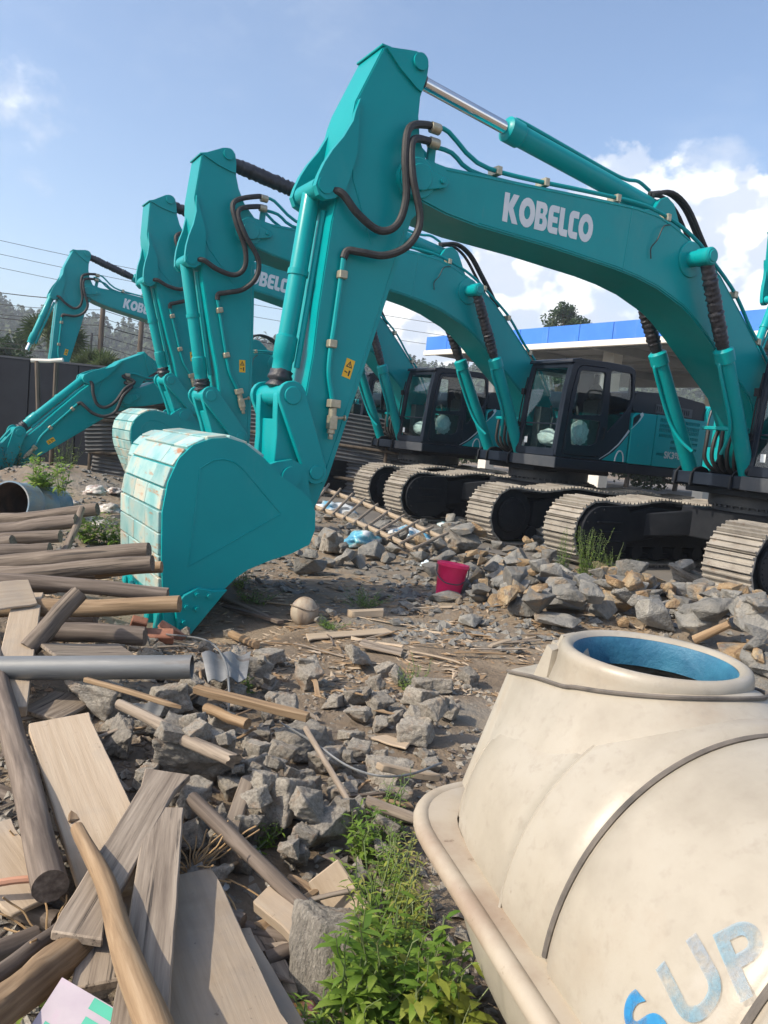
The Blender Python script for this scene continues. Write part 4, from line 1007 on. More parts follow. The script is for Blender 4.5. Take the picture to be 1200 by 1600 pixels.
# ---- canopy with the blue fascia
def canopy():
    M['fascia'] = material('blue_fascia_panel', [(.035, .17, .62), (.05, .205, .68)], rough=.35, scale=.8, rand=.04, streak=[((.16, .30, .66), 3, .6, .95, (1, 1, .2))])
    M['trim'] = material('cream_canopy_paint', [(.62, .59, .53), (.70, .67, .60)], rough=.6, scale=1.5)
    M['soffit'] = material('canopy_soffit', [(.30, .31, .31), (.38, .385, .38)], rough=.7, scale=.7, rand=.05)
    root = ob('canopy', None, None, (1.27, 38.2, 0), (0, 0, math.atan2(24.34 - 38.2, 10.83 - 1.27)))
    tag(root, 'long flat-roofed canopy with blue panel fascia on cream columns', 'canopy')
    n = 24; w = 1.62
    panel = MB().box(.01, w - .01, -.05, 0, 5.86, 6.5).mesh('panel', M['fascia'], .01, 1)
    for i in range(n): ob('panel', panel, root, (i * w, 0, 0))
    panel2 = MB().box(-.05, 0, .01, w - .01, 5.86, 6.5).mesh('panel', M['fascia'], .01, 1)
    for i in range(7): ob('panel', panel2, root, (0, i * w, 0))
    ob('trim_beam', MB().box(-.08, n * w, -.10, .10, 5.62, 5.85).mesh('trim_beam', M['trim'], .015, 1), root)
    D_ = 11.5
    sheet = MB().box(0, w - .03, 0, D_, 6.05, 6.09).mesh('roof_sheet', M['soffit'])
    for i in range(n): ob('roof_sheet', sheet, root, (i * w, .02, 0))
    rib = MB().box(-.06, .06, .12, D_, 5.70, 6.04).mesh('roof_beam', M['soffit'])
    for i in range(0, n, 3): ob('roof_beam', rib, root, (i * w + .1, 0, 0))
    for j in range(1, 6): ob('purlin', MB().box(0, n * w, j * D_ / 5.2 - .05, j * D_ / 5.2 + .05, 5.92, 6.04).mesh('purlin', M['soffit']), root)
    ob('back_beam', MB().box(0, n * w, D_, D_ + .2, 5.45, 6.15).mesh('back_beam', M['soffit']), root)
    ob('roof_top', MB().box(-.02, n * w, .02, D_ + .2, 6.2, 6.3).mesh('roof_top', M['soffit']), root)
    col = MB().box(-.28, .28, -.28, .28, 0, 5.95).mesh('column', M['trim'], .02, 1)
    for x in (2.5, 9.4, 16.4, 23.4, 30.4):
        for y in (2.4, 9.6): ob('column', col, root, (x, y, 0))
canopy()

# ---- dark hoarding on the left and the corrugated sheets before it
def fences():
    M['hoard'] = material('dark_hoarding_sheet', [(.014, .017, .024), (.022, .026, .034)], rough=.6, spec=.15, scale=1.5, rand=.12, streak=[((.04, .04, .042), 2, .6, 1.0, (1, 1, .3))])
    M['corr'] = material('rusty_corrugated_sheet', [(.10, .105, .115), (.16, .16, .165)], rough=.55, metal=.3, scale=2, rand=.15, streak=[((.13, .075, .045), 3, .55, .75, (1, 1, .3))])
    root = ob('hoarding_fence', None, None, (0, 0, 0)); tag(root, 'tall dark sheet hoarding along the yard edge', 'fence')
    a, b = Vector((-15.5, 19.6, 0)), Vector((-4.6, 20.6, 0)); L_ = (b - a).length; rz = math.atan2(b.y - a.y, b.x - a.x); n = 9; w = L_ / n
    me = MB()
    me.box(.015, w - .015, -.02, .02, -.1, 2.60)
    me = me.mesh('sheet', M['hoard'], .01, 1)
    for i in range(n): ob('sheet', me, root, a + (b - a) * (i / n), (0, 0, rz))
    ob('top_rail', MB().box(0, L_, -.035, .035, 2.58, 2.63).mesh('top_rail', M['bumper']), root, a, (0, 0, rz))
    for i in range(n + 1): ob('post', MB().box(-.04, .04, .02, .1, -.2, 2.6).mesh('post', M['black']), root, a + (b - a) * (i / n), (0, 0, rz))
    # corrugated sheets
    def corr(w, h, k=12):
        mb = MB(); vs, fs = [], []; N_ = k * 6
        for i in range(N_ + 1):
            x = w * i / N_; y = .02 * math.sin(2 * math.pi * i / 6)
            vs += [(x, y, 0), (x, y, h), (x, y + .004, 0), (x, y + .004, h)]
        for i in range(N_): q = i * 4; fs += [(q, q + 4, q + 5, q + 1), (q + 2, q + 3, q + 7, q + 6)]
        return mb.add(vs, fs).mesh('sheet', M['corr'], 0, 1, True, 60)
    root = ob('corrugated_fence', None, None, (-6.9, 18.0, 0)); tag(root, 'low patched fence of rusty corrugated sheets laid sideways', 'fence')
    sh = corr(1.1, 2.6)
    for k in range(3):
        o = ob('sheet', sh, root, (2.6 * k * .98 + 2.6, .06 * (k % 2), -.1 + .05 * k), (0, R(-90) + R(3 - 4 * (k % 2)), R(0)))
    for k in range(3):
        ob('sheet', sh, root, (2.6 * k + 2.5, .14, .75 + .1 * (k % 2)), (R(8), R(-90) + R(-6 + 5 * k), 0))
    for k in range(5): ob('post', MB().tube([(0, 0, -.2), (.02, 0, 1.95)], .04, 7).mesh('post', M['bark'], 0, 1, True), root, (k * 1.7, -.12, 0))
    for k in range(2): ob('rail', MB().tube([(0, 0, 0), (3, .03, .12), (7.4, 0, -.1)], .035, 7).mesh('rail', M['bark'], 0, 1, True), root, (0, -.17, .5 + k * .75))
    # the gate-like stick frame
    root = ob('stick_gateway', None, None, (-7.65, 17.2, 0)); tag(root, 'frame of two thin upright sticks with a short pale crossbar', 'stick gateway')
    ob('upright', MB().tube([(-.10, 0, -.2), (-.17, 0, 1.2), (-.27, 0, 2.42)], .055, 8).mesh('upright', M['bark'], 0, 1, True), root)
    ob('upright', MB().tube([(.16, 0, -.2), (.17, 0, 1.2), (.16, 0, 2.42)], .055, 8).mesh('upright', M['bark'], 0, 1, True), root)
    ob('crossbar', MB().tube([(-.40, 0, 2.42), (0, .02, 2.45), (.30, 0, 2.50)], .045, 8).mesh('crossbar', M['trim'], 0, 1, True), root)
fences()

def poles():
    spots = [(-13.75, 36, 6.6, .13), (-12.0, 36.2, 6.9, .12), (-24, 34, 6.6, .13), (-2.5, 46, 6.6, .13)]
    lab = ['wooden utility pole beside a thin steel stay, behind the low palm', 'wooden utility pole under the lettered far boom', 'wooden utility pole at the far end of the wires', 'wooden utility pole behind the row of machines']
    for (x, y, h, r), l in zip(spots, lab):
        root = ob('utility_pole', None, None, (x, y, 0)); tag(root, l, 'pole', 'utility poles')
        ob('shaft', MB().tube([(0, 0, -.3), (.03, 0, h * .5), (.06, 0, h)], r, 10, [1.1, 1, .85]).mesh('shaft', M['bark'], 0, 1, True), root)
    ob0 = ob('steel_stay', MB().tube([(-14.15, 35.8, -.2), (-14.05, 35.8, 4.9)], .05, 6).mesh('steel_stay', M['bumper'], 0, 1, True)); tag(ob0, 'thin grey steel stay beside the wooden utility pole', 'stay')
    hs = [6.5, 6.1, 5.75, 5.4, 4.95, 4.5, 4.1]
    for k, h in enumerate(hs):
        pts = []
        seq = [(-52, 31, h + .4), (-24, 34, h + .25), (-13.75, 36, h - .1), (-2.5, 46, h - .45), (12, 60, h - .6)]
        for a, b in zip(seq[:-1], seq[1:]):
            for i in range(10):
                t = i / 10; pts.append((a[0] + (b[0] - a[0]) * t, a[1] + (b[1] - a[1]) * t, a[2] + (b[2] - a[2]) * t - .35 * (1 + .3 * (k % 3)) * 4 * t * (1 - t)))
        pts.append(seq[-1])
        o = ob('overhead_wire', MB().tube(pts, .013 if k % 3 else .02, 5).mesh('overhead_wire', M['rubber'])); tag(o, 'thin dark overhead wire sagging between the wooden poles', 'wire', 'overhead wires')
    for k in range(3):
        a, b = Vector((-60, 48, 16.4 - k * 1.0)), Vector((10, 62, 10.4 - k * .8)); pts = [a.lerp(b, i / 16) - Vector((0, 0, 4 * 1.4 * (i / 16) * (1 - i / 16))) for i in range(17)]
        o = ob('overhead_wire', MB().tube(pts, .018, 5).mesh('overhead_wire', M['bumper'])); tag(o, 'faint high power line crossing the open sky', 'wire', 'high power lines')
poles()

def haze():
    m = bpy.data.materials.new('pale_air'); m.use_nodes = True; nt = m.node_tree; nt.nodes.clear()
    o = nt.nodes.new('ShaderNodeOutputMaterial'); v = nt.nodes.new('ShaderNodeVolumePrincipled')
    v.inputs['Color'].default_value = (.82, .88, .96, 1); v.inputs['Density'].default_value = .0010; v.inputs['Anisotropy'].default_value = .2
    nt.links.new(v.outputs[0], o.inputs['Volume'])
    kind(ob('haze', MB().box(-330, 330, -40, 340, -1.6, 52).mesh('haze', m)), 'stuff', 'thin pale haze hanging over the whole yard and hills', 'haze')
haze()
# ------------------------------------------------------------------ the water tank
def tank():
    M['cream'] = material('weathered_cream_plastic', [(.30, .268, .214), (.36, .325, .264), (.385, .355, .298)], rough=.40, scale=3.5, detail=12, ramp=(.32, .68), bump=.10, bscale=9, bdist=.02,
                          streak=[((.30, .24, .175), 2.6, .52, .80, (1, 1, 1)), ((.20, .16, .12), 20, .68, .84, (1, 1, 1)), ((.29, .255, .205), 30, .54, .80, (1, 1, 1)), ((.47, .45, .41), 1.6, .58, .8, (1, 1, 1))])
    M['lipdirt'] = material('dusty_cream_rim', [(.29, .22, .16), (.38, .325, .25), (.42, .37, .30)], rough=.5, scale=3, detail=8, streak=[((.14, .09, .055), 22, .64, .74, (1, 1, 1)), ((.26, .18, .12), 4, .55, .8, (1, 1, 1))], bump=.08)
    M['blueliner'] = material('blue_inner_wall', [(.02, .11, .20), (.035, .17, .27)], rough=.55, scale=9, bump=.3)
    M['shadeliner'] = material('shade_inner_wall', [(.006, .012, .022), (.010, .018, .03)], rough=.6, scale=5)  # shade of the enclosed tank interior put into the colour, near black
    M['groove'] = material('dark_groove_line', [(.075, .068, .062), (.16, .14, .12)], rough=.8, scale=14)  # darker colour for the lines set into the grooves
    root = ob('water_tank', None, None, (.748, 1.95, 0), (0, 0, math.atan2(-.958, .287)))
    tag(root, 'big weathered cream plastic tank lying with its open neck up, blue inside', 'tank')
    ZF = .5; cx, cy = .012, -.035
    P = [(-.352, .03), (-.350, .12), (-.338, .22), (-.312, .305), (-.27, .370), (-.21, .420), (-.13, .455), (-.03, .472), (.08, .478), (.186, .481), (.194, .487), (.22, .489), (.36, .489), (.372, .480), (.388, .474), (.404, .480), (.416, .489),
         (.6, .491), (.80, .489), (.812, .480), (.828, .474), (.844, .480), (.856, .489), (1.02, .486), (1.16, .468), (1.27, .42), (1.34, .33), (1.375, .2), (1.385, .03)]
    def skin(dr, lower):
        vs, fs = [], []; n = 96
        Q = []
        for (a, b) in zip(P[:-1], P[1:]):
            k = max(1, int(abs(a[0] - b[0]) / .03)); Q += [(a[0] + (b[0] - a[0]) * i / k, a[1] + (b[1] - a[1]) * i / k) for i in range(k)]
        Q.append(P[-1])
        for s_, r in Q:
            for i in range(n):
                f = 2 * math.pi * i / n; rr = max(.01, r + dr)
                if math.cos(f) < 0 and not lower: rr -= .012
                sn = math.sin(f) if math.cos(f) >= 0 else math.copysign(abs(math.sin(f)) ** .5, math.sin(f))
                vs.append((s_, rr * sn, ZF + rr * math.cos(f)))
        for j in range(len(Q) - 1):
            for i in range(n):
                k = (i + 1) % n; q = (j * n + i, j * n + k, (j + 1) * n + k, (j + 1) * n + i)
                c = [sum(vs[t][m] for t in q) / 4 for m in range(3)]
                if c[2] > .8 and math.hypot(c[0] - cx, c[1] - cy) < .205: continue
                fs.append(q)
        fs.append(tuple(range(n))); fs.append(tuple(range((len(Q) - 1) * n, len(Q) * n)))
        return MB().add(vs, fs)
    ob('shell', skin(0, False).mesh('shell', M['cream'], 0, 1, True, 50), root)
    ob('liner', skin(-.02, True).mesh('liner', M['shadeliner'], 0, 1, True, 50), root)
    # flange rim round the waist
    out = rounded([(-.405, -.535), (1.44, -.535), (1.44, .535), (-.405, .535)], .30, 10)
    mb = MB(); n = len(out); inn = [(-.0 + (x - .5) * .90 + .5, y * .86) for x, y in out]
    vs = [(x, y, z) for z in (ZF - .018, ZF + .012) for x, y in out] + [(x, y, z) for z in (ZF - .018, ZF + .020) for x, y in inn]; fs = []
    for i in range(n):
        k = (i + 1) % n; fs += [(i, k, n + k, n + i), (i, 2 * n + i, 2 * n + k, k), (n + i, n + k, 3 * n + k, 3 * n + i)]
    mb.add(vs, fs); mb.tube([(x, y, ZF - .006) for x, y in out] + [(out[0][0], out[0][1], ZF - .006)], .025, 12)
    ob('rim', mb.mesh('rim', M['lipdirt'], 0, 1, True, 60), root)
    # neck: flared base, wall, rolled lip, inner wall
    def ringlathe(prof, mat, name, n=72, jit=0):
        vs, fs = [], []; rg = random.Random(4)
        for r, z in prof:
            for i in range(n):
                a = 2 * math.pi * i / n; w = 1 + jit * noise.noise(Vector((math.cos(a) * 3, math.sin(a) * 3, z * 20)))
                vs.append((cx + r * w * math.cos(a), cy + r * w * math.sin(a), z))
        for j in range(len(prof) - 1):
            for i in range(n): k = (i + 1) % n; fs.append((j * n + i, j * n + k, (j + 1) * n + k, (j + 1) * n + i))
        return ob(name, MB().add(vs, fs).mesh(name, mat, 0, 1, True, 60), root)
    ringlathe([(.262, .84), (.256, .92), (.246, .955), (.238, .985), (.236, 1.012), (.236, 1.024), (.231, 1.037), (.221, 1.043), (.209, 1.041), (.200, 1.031)], M['cream'], 'neck')
    ringlathe([(.2002, 1.0305), (.196, 1.02), (.194, .99), (.194, .955)], M['blueliner'], 'neck_lining', jit=.012)
    def on_shell(pts, dr):
        out = []
        for s_, f in pts:
            r = .489
            for (p, q) in zip(P[:-1], P[1:]):
                if p[0] <= s_ <= q[0]: r = p[1] + (q[1] - p[1]) * (s_ - p[0]) / (q[0] - p[0])
            out.append((s_, (r + dr) * math.sin(R(f)), ZF + (r + dr) * math.cos(R(f))))
        return out
    # raised saddle that carries the neck, with a dark groove line round its edge
    K = [(-.29, -.27, .905), (-.257, -.296, .905), (-.12, -.293, .935), (.015, -.285, .957), (.064, -.28, .971), (.132, -.254, .985), (.2, -.2, 1.0), (.248, -.119, 1.011), (.262, -.011, 1.014), (.25, .08, 1.011), (.2, .15, 1.0), (.1, .21, .978), (0, .235, .957), (-.15, .25, .925), (-.27, .2, .91), (-.318, .05, .925), (-.318, -.1, .925), (-.29, -.27, .905)]
    K = smooth_pts(K, 5); n = len(K); vs, fs = [], []
    for p in K:
        dx, dy = p.x - cx, p.y - cy; l = math.hypot(dx, dy); ox, oy = p.x + dx / l * .10, p.y + dy / l * .10
        so = on_shell([(max(-.33, min(1, ox)), 0)], 0)[0][2] - ZF; oz = ZF + math.sqrt(max(.004, so * so - oy * oy)) - .016
        vs += [(cx + dx / l * .225, cy + dy / l * .225, p.z + .006), (p.x - dx / l * .012, p.y - dy / l * .012, p.z + .002), (p.x, p.y, p.z - .004), (ox, oy, min(oz, p.z - .01))]
    for i in range(n - 1):
        for j in range(3): q = i * 4 + j; fs.append((q, q + 1, q + 5, q + 4))
    ob('saddle', MB().add(vs, fs).mesh('saddle', M['cream'], 0, 1, True, 50), root)
    front = K[5:60]
    ob('neck_groove', MB().tube([(p.x + (p.x - cx) * .01, p.y + (p.y - cy) * .01, p.z + .001) for p in front], .0052, 6).mesh('neck_groove', M['groove'], 0, 1, True), root)
    for s_ in (-.20, .20):
        ob('seam', MB().tube(on_shell([(s_, f) for f in (range(-88, 89, 4) if s_ < 0 else list(range(-88, -24, 4)))], -.0015), .004, 6).mesh('seam', M['cream'], 0, 1, True), root)
    for s_ in (.388, .828):
        g = [(s_, .4785 * math.sin(R(f)), ZF + .4785 * math.cos(R(f))) for f in range(-86, 87, 3)]
        ob('body_groove', MB().tube(g, .0065, 6).mesh('body_groove', M['groove'], 0, 1, True), root)
    # lifting lug beside the neck
    lug = MB(); lug.add([(-.27, -.24, .86), (-.09, -.265, .86), (-.06, -.14, .88), (-.26, -.02, .88), (-.228, -.205, 1.030), (-.140, -.222, 1.022), (-.165, -.135, 1.038), (-.255, -.05, 1.036)], [(0, 1, 2, 3), (4, 7, 6, 5), (0, 4, 5, 1), (1, 5, 6, 2), (2, 6, 7, 3), (3, 7, 4, 0)])
    ob('lug', lug.mesh('lug', M['cream'], .03, 4), root)
    # worn blue stencil lettering
    def stencil(nm, cols, lo, hi, amax):
        m = material(nm, cols, rough=.6, scale=9, detail=8); nt = m.node_tree; b = nt.nodes['Principled BSDF']
        tc = nt.nodes.new('ShaderNodeTexCoord'); nz = nt.nodes.new('ShaderNodeTexNoise'); nz.inputs['Scale'].default_value = 22; nz.inputs['Detail'].default_value = 10; nz.inputs['Roughness'].default_value = .72
        nt.links.new(tc.outputs['Object'], nz.inputs['Vector']); mr = nt.nodes.new('ShaderNodeMapRange'); mr.inputs[1].default_value = lo; mr.inputs[2].default_value = hi; mr.inputs[3].default_value = amax; mr.inputs[4].default_value = .08
        nt.links.new(nz.outputs[0], mr.inputs[0]); nt.links.new(mr.outputs[0], b.inputs['Alpha']); return m
    m_strong = stencil('blue_stencil_paint', [(.01, .16, .40), (.03, .24, .46), (.16, .34, .46)], .42, .68, .95)
    m_faded = stencil('faded_blue_stencil_paint', [(.04, .20, .34), (.18, .32, .40), (.28, .34, .40)], .36, .62, .8)
    for ch, s0, f0, rot in (('S', .745, -78, 0), ('U', .765, -69.0, 16), ('P', .810, -58.5, 24), ('E', .865, -50.5, 44), ('R', .945, -43.5, 56)):
        cu = bpy.data.curves.new('t', 'FONT'); cu.body = ch; cu.size = .145; cu.offset = .004; t = bpy.data.objects.new('t', cu); COL.objects.link(t); bpy.context.view_layer.update()
        tm = bpy.data.meshes.new_from_object(t.evaluated_get(bpy.context.evaluated_depsgraph_get())); bm = bmesh.new(); bm.from_mesh(tm)
        bmesh.ops.triangulate(bm, faces=bm.faces); bmesh.ops.subdivide_edges(bm, edges=[e for e in bm.edges if e.calc_length() > .02], cuts=2, use_grid_fill=True)
        bmesh.ops.triangulate(bm, faces=bm.faces); bm.verts.index_update(); mb = MB(); vs = []
        for v in bm.verts:
            x, y = v.co.x, v.co.y; c, s_ = math.cos(R(-rot)), math.sin(R(-rot)); x, y = x * c - y * s_, x * s_ + y * c
            f = R(f0) + x / .49; vs.append((s0 - y, .4935 * math.sin(f), ZF + .4935 * math.cos(f)))
        mb.add(vs, [[v.index for v in f.verts] for f in bm.faces]); bm.free()
        ob('stencil_letter', mb.mesh('stencil_letter', m_strong if ch in 'SER' else m_faded, 0, 1, True), root); bpy.data.objects.remove(t); bpy.data.curves.remove(cu); bpy.data.meshes.remove(tm)
tank()

# ------------------------------------------------------------------ stones
M['stone'] = material('blue_grey_stone', [(.125, .128, .122), (.215, .21, .195), (.30, .285, .25)], rough=.8, scale=2.4, detail=10, ramp=(.3, .7), rand=.25, bump=.6, bscale=9, bdist=.12,
                      streak=[((.30, .215, .13), 1.6, .54, .70, (1, 1, 1)), ((.09, .095, .09), 7, .62, .8, (1, 1, 1))])
M['ochre'] = material('ochre_stone', [(.22, .135, .07), (.36, .25, .14), (.42, .35, .24)], rough=.8, scale=2.2, detail=10, ramp=(.3, .7), rand=.2, bump=.6, bscale=9, bdist=.12, streak=[((.17, .175, .165), 2.0, .52, .66, (1, 1, 1)), ((.24, .11, .05), 4, .60, .75, (1, 1, 1))])
M['concrete'] = material('broken_concrete', [(.19, .17, .143), (.28, .255, .215), (.345, .315, .265)], rough=.92, scale=9, detail=12, ramp=(.34, .66), rand=.2, bump=.55, bscale=22, bdist=.05,
                         streak=[((.27, .185, .12), 1.6, .53, .72, (1, 1, 1)), ((.085, .078, .068), 24, .57, .72, (1, 1, 1)), ((.36, .345, .31), 30, .60, .72, (1, 1, 1))])
M['brick'] = material('red_brick', [(.24, .10, .06), (.34, .16, .10)], rough=.85, scale=9, bump=.4, rand=.15)
def rock_mesh(seed, mat, name, k=13, flat=.7):
    rg = random.Random(seed); bm = bmesh.new()
    for i in range(k):
        d = Vector((rg.gauss(0, 1), rg.gauss(0, 1), rg.gauss(0, 1))).normalized(); r = rg.uniform(.75, 1.1)
        bm.verts.new((d.x * r * .55, d.y * r * .46, d.z * r * .5 * flat))
    bmesh.ops.convex_hull(bm, input=bm.verts); bmesh.ops.delete(bm, geom=[v for v in bm.verts if not v.link_faces], context='VERTS')
    bmesh.ops.dissolve_limit(bm, angle_limit=R(12), verts=bm.verts, edges=bm.edges)
    bmesh.ops.bevel(bm, geom=list(bm.edges), offset=.018, segments=1, affect='EDGES', clamp_overlap=True)
    bmesh.ops.recalc_face_normals(bm, faces=bm.faces)
    me = bpy.data.meshes.new(name); bm.to_mesh(me); bm.free(); me.materials.append(mat); return me
def lump_mesh(seed, mat, name, amp=1.0):
    """broken concrete: an irregular hull, refined and roughened"""
    rg = random.Random(seed * 7 + 1); bm = bmesh.new()
    for i in range(8):
        if rg.random() < .14: continue
        bm.verts.new(((.46 if i & 1 else -.46) + rg.uniform(-.15, .10), (.42 if i & 2 else -.42) + rg.uniform(-.14, .10), (.36 if i & 4 else -.36) + rg.uniform(-.14, .09)))
    for i in range(5):
        d = Vector((rg.gauss(0, 1), rg.gauss(0, 1), rg.gauss(0, 1))).normalized(); bm.verts.new((d.x * .54, d.y * .48, d.z * .42))
    bmesh.ops.convex_hull(bm, input=bm.verts); bmesh.ops.delete(bm, geom=[v for v in bm.verts if not v.link_faces], context='VERTS')
    bmesh.ops.triangulate(bm, faces=bm.faces)
    for _ in range(4):
        bmesh.ops.subdivide_edges(bm, edges=[e for e in bm.edges if e.calc_length() > .07], cuts=1, use_grid_fill=False); bmesh.ops.triangulate(bm, faces=bm.faces)
    bmesh.ops.smooth_vert(bm, verts=bm.verts, factor=.35, use_axis_x=True, use_axis_y=True, use_axis_z=True)
    o = Vector((seed * 3.1, seed, 0)); bm.normal_update()
    for v in bm.verts:
        c = v.co; v.co = c + v.normal * amp * (noise.noise(c * 3 + o) * .05 + noise.noise(c * 8 + o) * .04 + noise.noise(c * 19 + o) * .028)
    me = bpy.data.meshes.new(name); bm.to_mesh(me); bm.free(); me.shade_smooth(); me.materials.append(mat); return me
ROCK = [rock_mesh(i, M['stone'], 'stone') for i in range(10)]; OROCK = [rock_mesh(30 + i, M['ochre'], 'stone') for i in range(6)]
LUMP = [lump_mesh(i, M['concrete'], 'concrete_lump') for i in range(8)]
SLAB = lump_mesh(23, M['concrete'], 'concrete_slab', .55)
def inpoly(x, y, P):
    c = False
    for i in range(len(P)):
        (x0, y0), (x1, y1) = P[i - 1], P[i]
        if (y0 > y) != (y1 > y) and x < (x1 - x0) * (y - y0) / (y1 - y0) + x0: c = not c
    return c
def bottom(o):
    """set an object down: lowest vertex a little below the soil"""
    m = o.rotation_euler.to_matrix(); s = o.scale
    return -min((m @ Vector((v.co.x * s.x, v.co.y * s.y, v.co.z * s.z))).z for v in o.data.vertices)
PLACED = []
def scatter(poly, count, smin, smax, label, group, meshes, name, cat, seed, gap=.62, lift=.0, hump=0.0):
    rg = random.Random(seed); done = tries = 0
    x0, x1 = min(p[0] for p in poly), max(p[0] for p in poly); y0, y1 = min(p[1] for p in poly), max(p[1] for p in poly)
    while done < count and tries < count * 60:
        tries += 1; u, v = rg.uniform(x0, x1), rg.uniform(y0, y1)
        if not inpoly(u, v, poly): continue
        p = onz(u, v); s = smin + (smax - smin) * rg.random() ** 1.5
        under = 0
        bad = False
        for q, r, h in PLACED:
            d = math.hypot(p.x - q.x, p.y - q.y)
            if d < (s + r) * .5 * gap:
                if r > s * 1.05 and hump and h < .35: under = max(under, h * .8)
                else: bad = True; break
        if bad: continue
        o = ob(name, meshes[rg.randrange(len(meshes))], None, (0, 0, 0), (rg.uniform(-.5, .5), rg.uniform(-.5, .5), rg.uniform(0, 6.28)), (s * rg.uniform(.85, 1.3), s * rg.uniform(.8, 1.1), s * rg.uniform(.75, 1.15)))
        b = bottom(o); o.location = (p.x, p.y, p.z + b * .80 + under); PLACED.append((o.location.copy(), s, b * 1.6 + under)); tag(o, label, cat, group); done += 1
H1 = [(640, 850), (740, 838), (850, 852), (900, 875), (960, 905), (1010, 915), (1095, 912), (1140, 925), (1200, 960), (1200, 1095), (1160, 1095), (1140, 1000), (1000, 985), (860, 985), (780, 965), (700, 925), (660, 895)]
H2 = [(440, 850), (500, 800), (560, 775), (700, 815), (770, 845), (700, 872), (600, 885), (500, 895), (470, 905)]
# a few stones that stand out
def stone_at(u, v, wpx, hpx, mesh, label, name='stone', cat='stone', rz=0.0, tilt=(0, 0), group=None, dz=0.0, squash=1.0, fw=None):
    fw = fw or (.86 if name == 'concrete_lump' else 1.2)
    p = onz(u, v + hpx * .42); d = math.sqrt(p.x ** 2 + p.y ** 2 + (CAMH - p.z) ** 2); k = d / FPX
    o = ob(name, mesh, None, (0, 0, 0), (tilt[0], tilt[1], rz), (wpx * k * fw, wpx * k * .85 * squash * fw, hpx * k * 1.1 * fw))
    b = bottom(o); o.location = (p.x, p.y + .1 * wpx * k, p.z + b * .92 + dz); PLACED.append((o.location.copy(), wpx * k, b * 1.7)); return tag(o, label, cat, group)
stone_at(482, 882, 55, 42, ROCK[0], 'pointed grey stone standing alone by the bucket mouth', rz=.4)
stone_at(1090, 918, 88, 20, LUMP[1], 'long dark tilted slab on top of the stone heap', rz=.1, tilt=(.5, .42), squash=.6)
stone_at(1168, 920, 40, 45, OROCK[0], 'orange stone leaning against the track shoes', rz=.8)
stone_at(1118, 935, 50, 45, OROCK[1], 'rust-coloured faceted stone next to the orange one', rz=2.0)
stone_at(1165, 1020, 85, 60, OROCK[2], 'large tan boulder behind the tank neck', rz=.4)
stone_at(1180, 985, 80, 60, ROCK[3], 'large pale grey boulder above the tan one', rz=1.4, dz=.12)
stone_at(1185, 1070, 80, 45, ROCK[4], 'flat blue-grey boulder at the foot of the tan one', rz=.2)
stone_at(880, 938, 75, 42, ROCK[5], 'broad blue-grey block in the middle of the heap', rz=.5)
stone_at(870, 968, 75, 34, ROCK[6], 'dark squared block lying below the broad blue-grey one', rz=2.6)
stone_at(735, 965, 46, 32, ROCK[7], 'single grey stone rolled out onto the wood chips', rz=1.1)
stone_at(692, 930, 48, 28, ROCK[8], 'flat grey slab right before the red bucket', rz=.3)
stone_at(962, 938, 70, 44, OROCK[3], 'brown wedge-shaped stone with a sharp ridge', rz=1.9)
stone_at(985, 915, 90, 36, ROCK[9], 'long pale grey stone along the top of the heap', rz=.1)
stone_at(720, 850, 60, 34, LUMP[2], 'whitish slab of broken concrete tipped on the heap edge', 'concrete_lump', 'concrete', .6, (.5, 0))
stone_at(520, 850, 38, 36, LUMP[3], 'rounded brown lump among the stones by the ladder', 'concrete_lump', 'concrete', .6)
scatter(H1, 125, .20, .42, 'blue-grey quarry stone in the heap beside the tracks', 'quarry stones in the big heap', ROCK, 'stone', 'stone', 5, .60, hump=1)
scatter(H1, 62, .16, .34, 'ochre-faced quarry stone in the heap beside the tracks', 'ochre stones in the big heap', OROCK, 'stone', 'stone', 6, .58, hump=1)
scatter(H2, 75, .16, .38, 'grey stone in the loose heap round the ladder', 'stones round the ladder', ROCK, 'stone', 'stone', 8, .62, hump=1)
scatter([(400, 900), (640, 890), (830, 985), (640, 1010), (420, 960)], 16, .07, .16, 'small grey stone lying loose on the wood chips', 'loose stones on the chips', ROCK, 'stone', 'stone', 9, .9)

